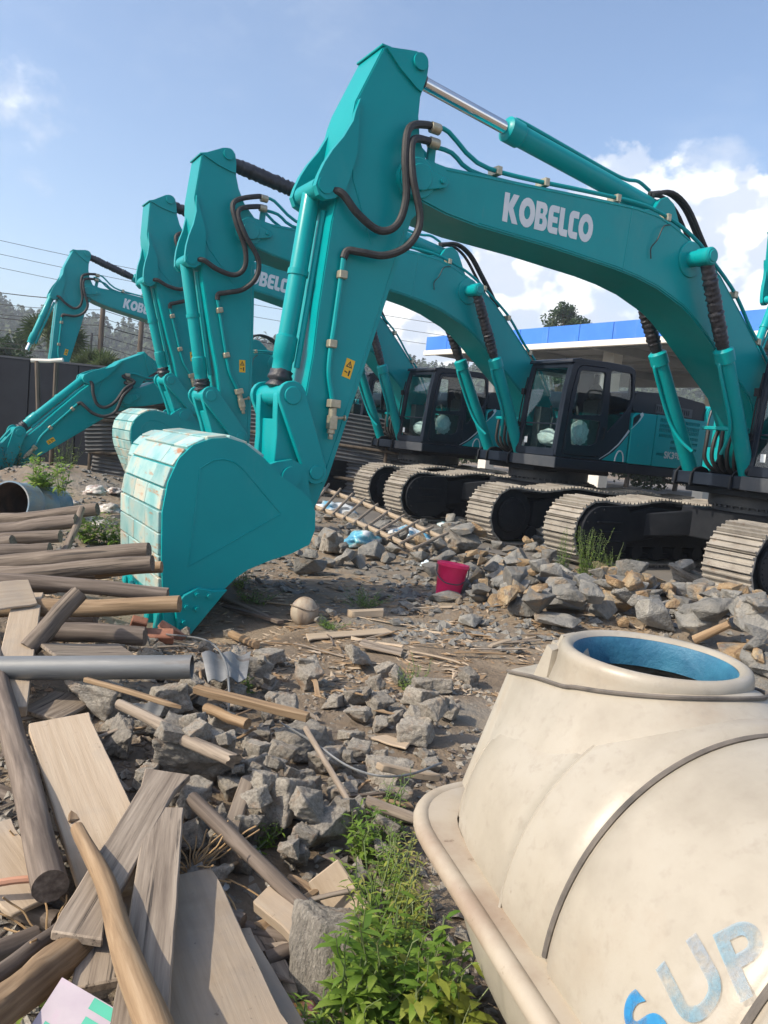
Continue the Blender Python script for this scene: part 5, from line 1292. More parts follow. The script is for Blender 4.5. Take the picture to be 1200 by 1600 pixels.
# concrete lumps of the rubble before the camera
MORE = [(230, 1140, 46, 40), (120, 1150, 40, 36), (420, 1030, 52, 36), (440, 1180, 46, 40), (360, 1230, 50, 46), (510, 1190, 56, 44), (560, 1175, 40, 30), (590, 1100, 44, 30), (620, 1060, 40, 28), (690, 1070, 46, 34), (730, 1060, 36, 28), (480, 1235, 44, 40), (575, 1255, 44, 40), (340, 1290, 44, 40), (395, 1300, 46, 44), (460, 1340, 46, 40), (250, 1050, 44, 34), (310, 1050, 40, 34), (170, 1080, 40, 36), (345, 1068, 44, 30), (520, 1095, 40, 30), (405, 1150, 40, 34)]
CL = [(140, 1090, 92, 60, 'grey concrete lump tucked under the steel pipe'), (180, 1152, 62, 66, 'upright concrete lump against the pale board edge'), (292, 1188, 124, 80, 'largest concrete lump, under the end of the weathered pole'),
      (262, 1098, 82, 52, 'concrete lump behind the thin batten'), (345, 1130, 52, 48, 'concrete lump by the short cut log'), (395, 1200, 62, 62, 'concrete lump right of the splintered pole end'),
      (468, 1162, 84, 62, 'pale concrete lump beneath the square batten end'), (432, 1258, 96, 82, 'big concrete block with a rust-red top edge'), (504, 1304, 74, 58, 'wedge of concrete at the edge of the weeds'),
      (606, 1205, 68, 60, 'pale concrete block under the loose cable'), (497, 1498, 112, 165, 'tall concrete slab standing in the weeds'), (650, 1145, 56, 46, 'mossy dark concrete lump by the tank dome'),
      (330, 1165, 40, 32, 'little concrete lump between two larger ones'), (535, 1238, 52, 44, 'concrete lump below the thin leaning stick'), (448, 1108, 50, 40, 'concrete lump beside the square batten'),
      (385, 1050, 66, 50, 'concrete lump below the bent sheet'), (480, 1060, 60, 42, 'grey slab lump at the edge of the chips'), (560, 1030, 58, 36, 'flat concrete piece on the dusty ground'),
      (655, 1090, 52, 40, 'concrete piece on the dust near the tank dome'), (300, 1265, 46, 40, 'dark lump under the crossing poles'), (365, 1345, 50, 50, 'dark lump under the long grey pole'), (700, 1110, 44, 36, 'small block against the tank shell'),
      (560, 1120, 44, 30, 'broken concrete flake lying in grey dust'), (225, 1215, 40, 40, 'concrete bit beside the narrow plank head'), (620, 1250, 48, 40, 'concrete lump beside the tank rim'), (600, 1330, 50, 44, 'concrete lump half hidden by weeds at the rim')]
for i, (u, v, w, h, l) in enumerate(CL):
    stone_at(u, v, w, h, SLAB if h > 120 else LUMP[i % 8], l, 'concrete_lump', 'concrete', rz=.25 if h > 120 else i * 1.7, tilt=(-.25, .12) if h > 120 else (.25 * math.sin(i * 2.3), .3 * math.cos(i * 1.3)), squash=.95 if h < 120 else .5)
for i, (u, v, w, h) in enumerate(MORE):
    stone_at(u, v, w, h, LUMP[(i * 3 + 1) % 8], 'medium piece of broken concrete wedged between the larger lumps', 'concrete_lump', 'concrete', rz=i * 2.1, tilt=(.3 * math.sin(i * 1.3), .3 * math.cos(i * 2.3)), group='medium concrete pieces', fw=.82)
scatter([(100, 1110), (420, 1060), (660, 1040), (720, 1120), (640, 1300), (560, 1420), (300, 1420), (200, 1200)], 95, .05, .12, 'small broken concrete chunk in the near rubble', 'small concrete chunks', LUMP, 'concrete_chunk', 'concrete', 15, .8, hump=1)
scatter([(150, 985), (420, 1000), (420, 1060), (150, 1060)], 18, .06, .14, 'small broken concrete chunk under the bucket teeth', 'chunks under the bucket', LUMP, 'concrete_chunk', 'concrete', 16, .8)
bk = MB().box(-.11, .11, -.05, .05, -.03, .03).mesh('brick', M['brick'], .006, 1)
for i, (u, v, rz, l) in enumerate(((243, 1008, .3, 'red brick under the bucket teeth'), (268, 1000, 1.2, 'red brick standing askew by the cutter plate'), (212, 1000, 2.2, 'red brick end next to the cut log'))):
    p = onz(u, v); o = ob('brick', bk, None, p + Vector((0, 0, .06)), (.4, .5 * i, rz)); tag(o, l, 'brick')

# ------------------------------------------------------------------ timber
def wood(name, cols, **k): return material(name, cols, rough=.8, scale=3.2, detail=10, stretch=(.7, 16, 16), ramp=(.30, .70), bump=.32, bscale=5, bdist=.006, rand=.16, **k)
M['woodgrey'] = wood('weathered_grey_wood', [(.13, .10, .075), (.235, .19, .145), (.33, .275, .215)], streak=[((.04, .032, .026), 4, .57, .64, (.3, 14, 14)), ((.40, .34, .27), 3, .62, .75, (.3, 22, 22))])
M['logbark'] = wood('old_log_bark', [(.075, .055, .042), (.145, .112, .085), (.235, .19, .148)], streak=[((.035, .027, .021), 4, .56, .64, (.3, 14, 14)), ((.33, .28, .22), 3, .64, .76, (.3, 22, 22))])
M['woodpale'] = wood('pale_sawn_wood', [(.35, .27, .185), (.395, .31, .22), (.43, .35, .255)], streak=[((.24, .22, .20), 1.3, .52, .78, (1, 1, 1)), ((.14, .09, .055), 5, .68, .8, (.5, 18, 18)), ((.15, .11, .08), 42, .66, .72, (1, 1, 1)), ((.26, .20, .14), 3, .60, .85, (1, 1, 1))])
M['woodbrown'] = wood('brown_round_wood', [(.16, .10, .055), (.27, .18, .10), (.36, .26, .16)], streak=[((.07, .05, .035), 4, .62, .75, (.3, 20, 20))])
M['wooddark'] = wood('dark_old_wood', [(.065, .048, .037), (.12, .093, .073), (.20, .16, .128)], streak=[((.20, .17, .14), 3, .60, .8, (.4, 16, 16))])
def place_along(o, a, b, roll=0.0):
    d = b - a; o.location = (a + b) * .5
    q = d.to_track_quat('X', 'Z'); o.rotation_euler = (q.to_matrix() @ Matrix.Rotation(roll, 3, 'X')).to_euler(); return o
def plank(label, a, b, w, t, mat, seed, roll=0.0, name='plank', group=None, cat='plank', ragged=.02):
    rg = random.Random(seed); L_ = (b - a).length; n = max(6, int(L_ / .07)); mb = MB(); vs, fs = [], []
    for i in range(n + 1):
        x = -L_ / 2 + L_ * i / n; e = ragged * (1.1 if i in (0, n) else .07)
        wl, wr = w / 2 + rg.uniform(-e, e) * .5, w / 2 + rg.uniform(-e, e) * .5; bow = .006 * math.sin(i / n * 3.1 + seed)
        xl, xr = (x + rg.uniform(-e, e), x + rg.uniform(-e, e)) if i in (0, n) else (x, x)
        vs += [(xl, -wl, -t / 2 + bow), (xr, wr, -t / 2 + bow), (xr, wr, t / 2 + bow), (xl, -wl, t / 2 + bow)]
    for i in range(n):
        k = i * 4
        for j in range(4): fs.append((k + j, k + (j + 1) % 4, k + 4 + (j + 1) % 4, k + 4 + j))
    fs += [(3, 2, 1, 0), (n * 4, n * 4 + 1, n * 4 + 2, n * 4 + 3)]
    o = ob(name, mb.add(vs, fs).mesh(name, M[mat], .004, 1)); return tag(place_along(o, a, b, roll), label, cat, group)
def log(label, a, b, r, mat, seed, taper=.85, name='log', group=None, cat='log', knobs=.10, splinter=False):
    rg = random.Random(seed); L_ = (b - a).length; n = max(8, int(L_ / .05)); m = 22; vs, fs = [], []
    for i in range(n + 1):
        t = i / n; x = -L_ / 2 + L_ * t; rr = r * (1 + (taper - 1) * t) * (1 + .05 * noise.noise(Vector((t * 9, seed, 0)))); cy, cz = min(1, L_ / r / 40) * r * .7 * noise.noise(Vector((t * 2.4, seed, 5))), min(1, L_ / r / 40) * r * .7 * noise.noise(Vector((t * 2.4, seed, 9)))
        for j in range(m):
            f = 2 * math.pi * j / m; k = 1 + knobs * noise.noise(Vector((t * 3, math.cos(f) * 1.8 + seed, math.sin(f) * 1.8))) + .10 * noise.noise(Vector((t * L_ * 3, math.cos(f) * 5 + seed, math.sin(f) * 5))); dx = (rg.uniform(-.4, 1.3) * r if splinter and i == n else rg.uniform(-.06, .06) * r if i in (0, n) else 0)
            vs.append((x + dx, cy + rr * k * math.cos(f), cz + rr * k * math.sin(f)))
    for i in range(n):
        for j in range(m): k = (j + 1) % m; fs.append((i * m + j, i * m + k, (i + 1) * m + k, (i + 1) * m + j))
    fs += [tuple(range(m))[::-1], tuple(range(n * m, (n + 1) * m))]
    o = ob(name, MB().add(vs, fs).mesh(name, M[mat], 0, 1, True, 50)); return tag(place_along(o, a, b), label, cat, group)
Y = aty
LOGS = [((-60, 822, 7.0), (152, 796, 7.0), 11, 'logbark', 'long log at the back of the pile below the steel drum'),
        ((-60, 838, 6.4), (119, 813, 6.4), 12, 'wooddark', 'dark bent log resting in front of the rearmost one'),
        ((-60, 846, 6.0), (94, 838, 6.0), 11, 'logbark', 'straight grey log whose cut end faces the green weed'),
        ((-60, 858, 5.7), (20, 848, 5.7), 13, 'logbark', 'short stub of log at the pile edge'),
        ((-10, 862, 5.6), (78, 858, 5.6), 11, 'wooddark', 'reddish dark board-like log under the straight grey one'),
        ((-60, 886, 5.1), (232, 859, 5.1), 14, 'logbark', 'topmost long log reaching across to the bucket back'),
        ((-60, 895, 4.95), (110, 887, 4.95), 8, 'logbark', 'slim pole lying between the two longest logs'),
        ((-20, 905, 4.85), (238, 878, 4.85), 14, 'logbark', 'second long log reaching the bucket back'),
        ((150, 893, 5.0), (253, 886, 5.0), 10, 'woodbrown', 'square-ended timber peeping out under the second long log'),
        ((-60, 900, 4.5), (262, 929, 4.6), 13, 'wooddark', 'dark flat-lying log sloping down to the cutter plate'),
        ((-60, 955, 4.3), (281, 944, 4.3), 15, 'woodbrown', 'thick barked log with a pale split end by the bolts'),
        ((45, 1014, 3.75), (124, 926, 3.95), 16, 'logbark', 'short grey log propped crosswise on the pile'),
        ((20, 985, 4.1), (226, 993, 4.1), 16, 'wooddark', 'thick dark log nearest the steel pipe'),
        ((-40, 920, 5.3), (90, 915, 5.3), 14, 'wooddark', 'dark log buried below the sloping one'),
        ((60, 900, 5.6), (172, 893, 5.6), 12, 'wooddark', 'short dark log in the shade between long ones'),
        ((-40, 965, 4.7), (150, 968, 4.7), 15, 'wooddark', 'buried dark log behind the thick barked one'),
        ((100, 870, 6.0), (128, 795, 6.6), 6, 'logbark', 'thin stick standing upright among the log ends')]
for i, (a, b, rp, mt, l) in enumerate(LOGS):
    log(l, Y(*a), Y(*b), rp * (a[2] + b[2]) / 2 / FPX, mt, i + 3, .9, group='logs in the pile')
pipe = ob('steel_pipe', None); A_, B_ = Y(-120, 1045, 3.42), Y(300, 1042, 3.5)
M['galv'] = material('galvanised_pipe', [(.16, .165, .165), (.25, .255, .25)], rough=.48, metal=.4, scale=3, detail=9, stretch=(.4, 2, 2), streak=[((.13, .10, .08), 3, .54, .72, (.5, 3, 3)), ((.33, .33, .32), 9, .6, .75, (.3, 6, 6))], bump=.1)
dpp = B_ - A_; mb = MB(); L_ = dpp.length
mb.lathe((-L_ / 2, 0, 0), (L_ / 2, 0, 0), [(0, .050), (0, .055), (1, .055), (1, .050), (.5, .050), (0, .050)], 28, False)
bpy.data.objects.remove(pipe); o = ob('steel_pipe', mb.mesh('steel_pipe', M['galv'], 0, 1, True, 40)); tag(place_along(o, A_, B_), 'long grey galvanised steel pipe lying across the wood pile', 'pipe')

def G(u, v, z): return atz(u, v, z)
plank('wide pale board with mud specks, topped by the narrow cracked plank', G(90, 1128, .24), G(196, 1392, .16), .235, .028, 'woodpale', 1, .05)
plank('narrow weathered plank with a long crack, slanting across the wide board', G(256, 1222, .25), G(112, 1462, .23), .115, .026, 'woodgrey', 2, -.05, ragged=.05)
plank('lower torn piece split off the cracked plank', G(175, 1400, .17), G(140, 1575, .17), .10, .024, 'woodgrey', 31, .1, ragged=.06)
plank('straight grey-tan plank with a broken upper corner', G(258, 1268, .24), G(214, 1640, .24), .118, .030, 'woodgrey', 3, .05, ragged=.035)
plank('wide fresh sawn board partly under the grey-tan plank', G(258, 1378, .14), G(350, 1660, .17), .30, .030, 'woodpale', 4, .04)
plank('short fresh board lying beside the tall concrete slab', G(352, 1452, .09), G(452, 1650, .10), .125, .030, 'woodpale', 5, -.06)
plank('thick offcut under the short fresh board', G(395, 1470, .04), G(440, 1560, .04), .10, .04, 'woodgrey', 32)
plank('pale plank end under the steel pipe by the logs', G(44, 932, .40), G(12, 1112, .20), .15, .05, 'woodpale', 6, .0)
plank('curved plywood sheet leaning behind the pale plank', G(-20, 935, .44), G(48, 925, .46), .22, .015, 'woodpale', 7, .5, 'plywood_sheet', None, 'plywood')
plank('tan board lying at the edge of the pile below the dark log', G(-30, 1300, .18), G(62, 1418, .10), .16, .02, 'woodpale', 8, .12)
plank('flat grey board beneath the steel pipe', G(60, 1120, .16), G(120, 1085, .17), .22, .02, 'woodgrey', 9)
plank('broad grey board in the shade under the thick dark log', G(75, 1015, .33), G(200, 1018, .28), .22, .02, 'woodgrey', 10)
plank('short block of fresh timber beside the long grey pole', G(405, 1398, .12), G(468, 1455, .11), .075, .038, 'woodpale', 11, .2)
plank('slim plank leaning up beside the big rust-topped block', G(389, 1213, .24), G(357, 1312, .14), .052, .022, 'woodgrey', 12)
plank('thin reddish batten running down from the steel pipe', G(128, 1062, .32), G(278, 1104, .30), .022, .022, 'woodbrown', 13, 0, 'batten', None, 'batten')
plank('square pinkish batten lying over the concrete lumps', G(300, 1078, .28), G(481, 1118, .26), .038, .038, 'woodbrown', 14, .2, 'batten', None, 'batten')
plank('batten lying flat beside the pale block under the cable', G(592, 1198, .20), G(682, 1213, .16), .030, .03, 'woodpale', 15, 0, 'batten', None, 'batten')
plank('tan panel offcut standing among the weeds', G(505, 1362, .14), G(548, 1432, .05), .12, .012, 'woodpale', 16, .9)
plank('small yellow timber offcut on the wood chips', onz(545, 958, .04), onz(598, 958, .04), .07, .06, 'woodpale', 17, 0, 'timber_offcut', None, 'timber')
plank('grey board lying on the far chips', onz(420, 962, .03), onz(330, 928, .03), .05, .02, 'woodgrey', 18)
plank('dark weathered strip on the soil before the cutter plate', onz(345, 948, .04), onz(440, 972, .04), .05, .03, 'wooddark', 19)
plank('splintered flat board in the middle of the chips', onz(470, 998, .03), onz(605, 985, .03), .10, .015, 'woodpale', 20, .1, ragged=.06)
plank('second splintered board in the middle of the chips', onz(560, 1005, .03), onz(640, 1020, .03), .12, .015, 'woodgrey', 21, .1, ragged=.06)
plank('pale grey sheet offcut on the dusty ground', onz(590, 1150, .03), onz(640, 1165, .03), .09, .012, 'woodpale', 22)
log('dark old log lying at the edge of the wide pale board', G(-30, 960, .30), G(84, 1392, .20), .043, 'wooddark', 50, 1.1)
log('light brown pole with a pointed tip lying over the planks', G(255, 1640, .30), G(124, 1290, .27), .036, 'woodbrown', 51, .55)
log('weathered pole with a splintered end over the concrete lumps', G(186, 1100, .32), G(362, 1190, .31), .021, 'woodgrey', 52, 1.25, splinter=True)
log('short cut log with a pale round end', G(322, 1106, .20), G(386, 1132, .20), .024, 'woodbrown', 53, 1)
log('long grey pole slanting down to the standing slab', G(300, 1248, .22), G(486, 1428, .13), .026, 'wooddark', 54, .9)
log('stub of pole ending below the dry branches', G(270, 1405, .12), G(378, 1446, .10), .032, 'wooddark', 55, 1)
log('thick stick lying crosswise under the stub of pole', G(310, 1440, .05), G(462, 1468, .06), .026, 'wooddark', 56, .9)
log('thin pale leaning stick above the weeds', G(478, 1138, .22), G(556, 1272, .16), .013, 'woodgrey', 57, .8, 'stick', None, 'stick')
log('short round stick poking out beside the tank rim', G(572, 1252, .18), G(660, 1284, .15), .022, 'woodgrey', 58, .9, 'stick', None, 'stick')
log('round stick end beside the standing slab', G(415, 1500, .06), G(462, 1482, .07), .024, 'wooddark', 59, .9, 'stick', None, 'stick')
log('split firewood piece with a frayed pale face', G(-40, 1612, .22), G(126, 1474, .18), .048, 'woodbrown', 60, .8, knobs=.35, splinter=True, cat='firewood', name='firewood')
log('slim dark firewood stick behind the split piece', G(-30, 1545, .15), G(95, 1450, .16), .024, 'wooddark', 61, .8, cat='firewood', name='firewood')
log('short dark firewood stub below the dark old log', G(-30, 1500, .10), G(58, 1462, .10), .030, 'wooddark', 62, .9, cat='firewood', name='firewood')
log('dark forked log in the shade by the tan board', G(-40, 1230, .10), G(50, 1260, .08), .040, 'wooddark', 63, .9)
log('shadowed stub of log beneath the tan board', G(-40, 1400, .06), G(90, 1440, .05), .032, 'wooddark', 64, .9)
log('stick lying on the soil behind the cutter plate', onz(360, 990, .03), onz(400, 1008, .03), .03, 'woodbrown', 65, .9, 'stick', None, 'stick')
log('pale root-like stick lying at the heap foot', onz(1085, 1000, .15), onz(1140, 975, .15), .035, 'woodbrown', 66, .8, 'stick', None, 'stick')
rg = random.Random(77)
for i in range(40):
    u, v = rg.uniform(330, 830), rg.uniform(940, 1020); a = onz(u, v, .02); t = rg.uniform(-.6, .9); L_ = rg.uniform(.15, .5); b = a + Vector((math.cos(t) * L_, math.sin(t) * L_, rg.uniform(-.01, .03)))
    plank('small splinter of wood lying on the chips', a, b, rg.uniform(.012, .035), .010, ('woodgrey', 'woodpale', 'woodbrown')[i % 3], 100 + i, rg.uniform(-.4, .4), 'wood_splinter', 'wood splinters on the soil', 'splinter', .03)
for i in range(70):
    u, v = rg.uniform(60, 600), rg.uniform(1000, 1480); a = onz(u, v, .06); t = rg.uniform(-3, 3); L_ = rg.uniform(.08, .34); b = a + Vector((math.cos(t) * L_, math.sin(t) * L_, rg.uniform(-.05, .05)))
    plank('small splinter of wood caught in the near rubble', a, b, rg.uniform(.012, .035), .010, ('woodgrey', 'wooddark', 'woodbrown')[i % 3], 200 + i, rg.uniform(-.6, .6), 'wood_splinter', 'wood splinters in the near rubble', 'splinter', .03)
# bamboo ladder
def ladder():
    a0, a1, b0, b1 = onz(505, 764, .30), onz(700, 846, .22), onz(486, 792, .26), onz(656, 864, .20)
    a0 = Y(505, 764, 11.6); a1 = Y(702, 846, 9.9); b0 = Y(486, 790, 10.9); b1 = Y(660, 864, 9.3)
    root = ob('wooden_ladder', None, None, (a0 + b1) * .5); tag(root, 'pale pole ladder lying on the stones beyond the bucket', 'ladder')
    o0 = root.location
    for p, q in ((a0, a1), (b0, b1)):
        ob('rail', MB().tube(smooth_pts([p - o0, p.lerp(q, .5) - o0 + Vector((0, 0, .03)), q - o0], 5), .034, 8).mesh('rail', M['woodpale'], 0, 1, True), root)
    for k in range(10):
        t = .03 + k * .103; p, q = a0.lerp(a1, t), b0.lerp(b1, t); e = (q - p).normalized() * .13
        ob('rung', MB().tube([p - e - o0 + Vector((0, 0, .05)), q + e - o0 + Vector((0, 0, .045))], .020, 7).mesh('rung', M['woodgrey'], 0, 1, True), root)
ladder()

# ------------------------------------------------------------------ small things
def red_bucket():
    p = onz(700, 936); root = ob('plastic_bucket', None, None, p + Vector((0, .1, .0)), (R(-4), R(5), 0)); tag(root, 'pink-red plastic bucket standing on the stones', 'bucket')
    m = material('pink_red_plastic', [(.72, .015, .11), (.80, .03, .14)], rough=.35, scale=5, sub=.1)
    mb = MB().lathe((0, 0, 0), (0, 0, .34), [(0, .118), (.88, .150), (.90, .160), (.985, .162), (1, .155), (.985, .148), (.06, .112), (.05, .02)], 36)
    ob('body', mb.mesh('body', m, 0, 1, True, 50), root)
    ob('handle', MB().tube(smooth_pts([(-.16, 0, .31), (-.15, -.08, .22), (-.08, -.165, .16), (.0, -.18, .15), (.08, -.165, .16), (.15, -.08, .22), (.16, 0, .31)], 4), .006, 6).mesh('handle', M['bumper'], 0, 1, True), root)
red_bucket()
def bundle():
    p = onz(472, 978); m = material('beige_wrapped_cloth', [(.24, .18, .125), (.34, .27, .20), (.40, .345, .27)], rough=.8, scale=4, stretch=(3, 3, .6), bump=.5, bscale=7, streak=[((.20, .22, .30), 3, .62, .72, (1, 1, 1))])
    bm = bmesh.new(); bmesh.ops.create_icosphere(bm, subdivisions=4, radius=1)
    for v in bm.verts:
        a = math.atan2(v.co.y, v.co.x); f = 1 + .03 * math.sin(a * 9 + v.co.z * 4) * (1 - abs(v.co.z)) + .05 * noise.noise(v.co * 2)
        z = max(v.co.z, -.82); v.co = Vector((v.co.x * .112 * f, v.co.y * .105 * f, (z + .82) * .125))
    me = bpy.data.meshes.new('wrapped_bundle'); bm.to_mesh(me); bm.free(); me.shade_smooth(); me.materials.append(m)
    root = ob('wrapped_bundle', me, None, p + Vector((0, .08, -.005))); tag(root, 'round beige wrapped bundle with a tied band, on the soil', 'bundle')
    ob('band', MB().tube([(.113 * math.cos(R(a)), .106 * math.sin(R(a)), .15 + .012 * math.sin(R(a * 2))) for a in range(0, 361, 12)], .006, 6).mesh('band', M['woodgrey'], 0, 1, True), root)
bundle()
def drum():
    M['drum'] = material('faded_blue_steel', [(.10, .19, .28), (.19, .25, .30), (.26, .27, .26)], rough=.6, metal=.2, scale=4, detail=9, streak=[((.22, .13, .08), 3, .55, .72, (1, 2, 2)), ((.32, .33, .32), 7, .6, .72, (.4, 4, 4))], bump=.15)
    M['rustin'] = material('rusty_inside', [(.05, .032, .024), (.11, .065, .04)], rough=.9, scale=6)
    a, b = Y(14, 786, 9.6), Y(86, 792, 10.55); r = .27
    root = ob('steel_drum', None); L_ = (b - a).length; tag(place_along(root, a, b), 'open-ended rusty blue steel drum lying on its side by the fence', 'drum')
    ob('shell', MB().lathe((-L_ / 2, 0, 0), (L_ / 2, 0, 0), [(0, r - .008), (0, r + .012), (.015, r + .012), (.02, r), (.32, r), (.335, r + .012), (.35, r), (.65, r), (.665, r + .012), (.68, r), (.98, r), (.985, r + .012), (1, r + .01)], 40, False).mesh('shell', M['drum'], 0, 1, True, 40), root)
    ob('inside', MB().lathe((-L_ / 2, 0, 0), (L_ / 2, 0, 0), [(.0, r - .008), (.97, r - .01), (.975, .01)], 40, False).mesh('inside', M['rustin'], 0, 1, True, 40), root)
drum()
def bag(u, v, wpx, label, cols, seed, hz=.45, name='plastic_bag', cat='plastic bag', dz=0.0):
    p = onz(u, v) + Vector((0, 0, dz)); d = p.length; r = wpx / 2 * d / FPX; bm = bmesh.new(); bmesh.ops.create_icosphere(bm, subdivisions=4, radius=1); o = Vector((seed * 2.3, seed, 1))
    for q in bm.verts:
        n = 1 + .5 * noise.noise(q.co * 1.6 + o) + .22 * noise.ridged_multi_fractal(q.co * 2.2 + o, 1, 2, 4, 1, 2) - .2
        q.co = Vector((q.co.x * r * n, q.co.y * r * .75 * n, max(q.co.z * n, -.4) * r * hz))
    me = bpy.data.meshes.new(name); bm.to_mesh(me); bm.free(); me.materials.append(material(name, cols, rough=.32, scale=4 / max(r, .1) * .35, ramp=(.42, .58), spec=.6)); me.shade_smooth()
    tag(ob(name, me, None, p + Vector((0, 0, r * hz * .3)), (0, 0, seed)), label, cat)
W_, B_, T_ = (.62, .64, .65), (.10, .32, .48), (.16, .46, .52)
bag(566, 852, 62, 'crumpled white and blue sack at the ladder foot', [W_, T_, B_], 1); bag(640, 846, 66, 'crumpled white sack with blue print caught under the rungs', [W_, W_, B_], 2, .5)
bag(520, 800, 60, 'pale blue torn sack under the upper rungs', [B_, (.36, .45, .52), W_], 3, .4); bag(608, 772, 34, 'white balled plastic bag behind the ladder', [W_, (.5, .55, .56)], 4, .8, dz=.1)
bag(698, 826, 34, 'white and teal wrapper near the track shoes', [W_, T_], 5, .4); bag(672, 886, 26, 'small white wrapper beside the red bucket', [(.7, .75, .78), (.5, .62, .68)], 6, .6)
bag(838, 855, 30, 'pale blue wrapper among the heap stones', [(.66, .74, .78), (.34, .5, .6)], 7, .5); bag(548, 778, 44, 'grey-white sheet of plastic under the ladder', [W_, (.5, .5, .48)], 8, .3)
bag(475, 1585, 46, 'white and yellow sweet wrapper at the foot of the slab', [(.68, .66, .66), (.62, .18, .22), (.75, .55, .05)], 9, .6); bag(338, 1392, 36, 'scrap of white paper wedged under the grey pole', [(.5, .52, .54), (.62, .62, .62)], 10, .5)
bag(395, 1340, 44, 'dusty white plastic scrap below the rust-topped block', [(.42, .43, .41), (.56, .56, .54)], 11, .4); bag(440, 1395, 44, 'grey plastic scrap at the weed edge', [(.38, .37, .34), (.52, .5, .46)], 12, .4)
bag(228, 1255, 18, 'tiny blue scrap of plastic beside the wide board', [(.10, .25, .42), (.3, .42, .5)], 13, .5)
for i, (u, v, w) in enumerate(((120, 760, 30), (150, 772, 40), (170, 800, 36), (112, 790, 26), (140, 812, 30), (178, 770, 24), (95, 748, 22), (160, 822, 30))):
    bag(u, v, w, 'pale plastic litter on the rubbish heap by the fence', [(.40, .37, .33), (.55, .52, .47), (.30, .22, .18)], 20 + i, .45, 'litter_bag', 'litter')
for o in bpy.data.objects:
    if o.name.startswith('litter_bag'): o['group'] = 'litter on the rubbish heap'
def carton():
    m = material('printed_carton', [(.34, .29, .34), (.42, .37, .40)], rough=.6, scale=6, streak=[((.40, .22, .36), 3, .55, .75, (1, 1, 1))])
    a, b, c = G(97, 1527, .24), G(232, 1606, .22), G(42, 1612, .18); ax, ay = (b - a), (c - a); nrm = ax.cross(ay).normalized(); nrm = nrm if nrm.z > 0 else -nrm
    root = ob('carton', None, None, a); tag(root, 'flattened mauve carton with green print at the wood pile edge', 'carton')
    q = [Vector((0, 0, 0)), ax, ax + ay, ay]; ob('panel', MB().add(q + [p - nrm * .008 for p in q], [(0, 1, 2, 3), (7, 6, 5, 4), (0, 4, 5, 1), (1, 5, 6, 2), (2, 6, 7, 3), (3, 7, 4, 0)]).mesh('panel', m), root)
    gm = material('green_print', [(.02, .30, .20), (.03, .36, .25)], rough=.5)
    for x0, x1, y0, y1 in ((.40, .80, .02, .22), (.42, .84, .34, .60), (.1, .5, .72, .92)):
        ob('green_print', MB().add([ax * x + ay * y + nrm * .0015 for x, y in ((x0, y0), (x1, y0), (x1, y1), (x0, y1))], [(0, 1, 2, 3)]).mesh('green_print', gm), root)
carton()
def sheet(label, pts, z, mat, name, cat, wave=.012):
    """bent thin sheet spanned by four corners"""
    c = [G(u, v, zz) for (u, v), zz in zip(pts, z)]; n = 14; vs, fs = [], []
    for i in range(n + 1):
        for j in range(n + 1):
            s, t = i / n, j / n; p = c[0].lerp(c[1], s).lerp(c[3].lerp(c[2], s), t); vs.append(p + Vector((0, 0, wave * math.sin(s * 14) + .02 * noise.noise(p * 6))))
    k = len(vs); vs2 = [v - Vector((0, 0, .004)) for v in vs]
    for i in range(n):
        for j in range(n): q = (i * (n + 1) + j, (i + 1) * (n + 1) + j, (i + 1) * (n + 1) + j + 1, i * (n + 1) + j + 1); fs += [q, tuple(k + a for a in q[::-1])]
    o = ob(name, MB().add(vs + vs2, fs).mesh(name, M[mat], 0, 1, True)); tag(o, label, cat)
sheet('bent grey-blue metal sheet over the rubble by the bucket teeth', [(315, 1020), (392, 1018), (385, 1062), (325, 1066)], (.26, .24, .16, .16), 'galv', 'metal_sheet', 'metal sheet')
sheet('small grey metal sheet tilted beside the batten', [(205, 1100), (262, 1096), (250, 1120), (200, 1118)], (.2, .2, .16, .16), 'galv', 'metal_sheet', 'metal sheet', .004)
o = ob('cable', MB().tube(smooth_pts([G(440, 1130, .16), G(490, 1160, .2), G(540, 1195, .20), G(590, 1212, .24), G(640, 1210, .22), G(690, 1192, .2)], 6), .005, 6).mesh('cable', M['galv'], 0, 1, True)); tag(o, 'loose grey cable curving toward the tank', 'cable')
o = ob('cable', MB().tube(smooth_pts([G(250, 990, .1), G(320, 1000, .22), G(350, 1030, .25), G(358, 1080, .2), G(356, 1120, .1)], 6), .006, 6).mesh('cable', M['galv'], 0, 1, True)); tag(o, 'pale cable looping over the metal sheet by the teeth', 'cable')
o = ob('rubber_hose', MB().tube(smooth_pts([G(-30, 1385, .16), G(20, 1376, .17), G(55, 1374, .17), G(72, 1380, .16)], 5), .011, 8).mesh('rubber_hose', material('faded_orange_hose', [(.42, .20, .12), (.48, .26, .17)], rough=.6), 0, 1, True)); tag(o, 'faded orange hose end by the dark old log', 'hose')
o = ob('leather_strap', None); bpy.data.objects.remove(o)
M['twig'] = material('dry_twig', [(.30, .19, .09), (.42, .28, .14)], rough=.8, scale=8)
def drybush(u, v, n, L_, label, seed):
    rg = random.Random(seed); p = onz(u, v, .05); root = ob('dry_branch', None, None, p); tag(root, label, 'branch')
    for k in range(n):
        a = rg.uniform(0, 6.28); e = rg.uniform(.1, 1.1); d = Vector((math.cos(a) * math.cos(e), math.sin(a) * math.cos(e), math.sin(e))); l = L_ * rg.uniform(.5, 1.2); P = [Vector((0, 0, 0))]
        for j in range(5): P.append(P[-1] + (d + Vector((rg.uniform(-.35, .35), rg.uniform(-.35, .35), -.15 * j * .5 + rg.uniform(-.2, .2)))) * l / 5)
        ob('twig', MB().tube(smooth_pts(P, 3), .0028, 5, None).mesh('twig', M['twig'], 0, 1, True), root)
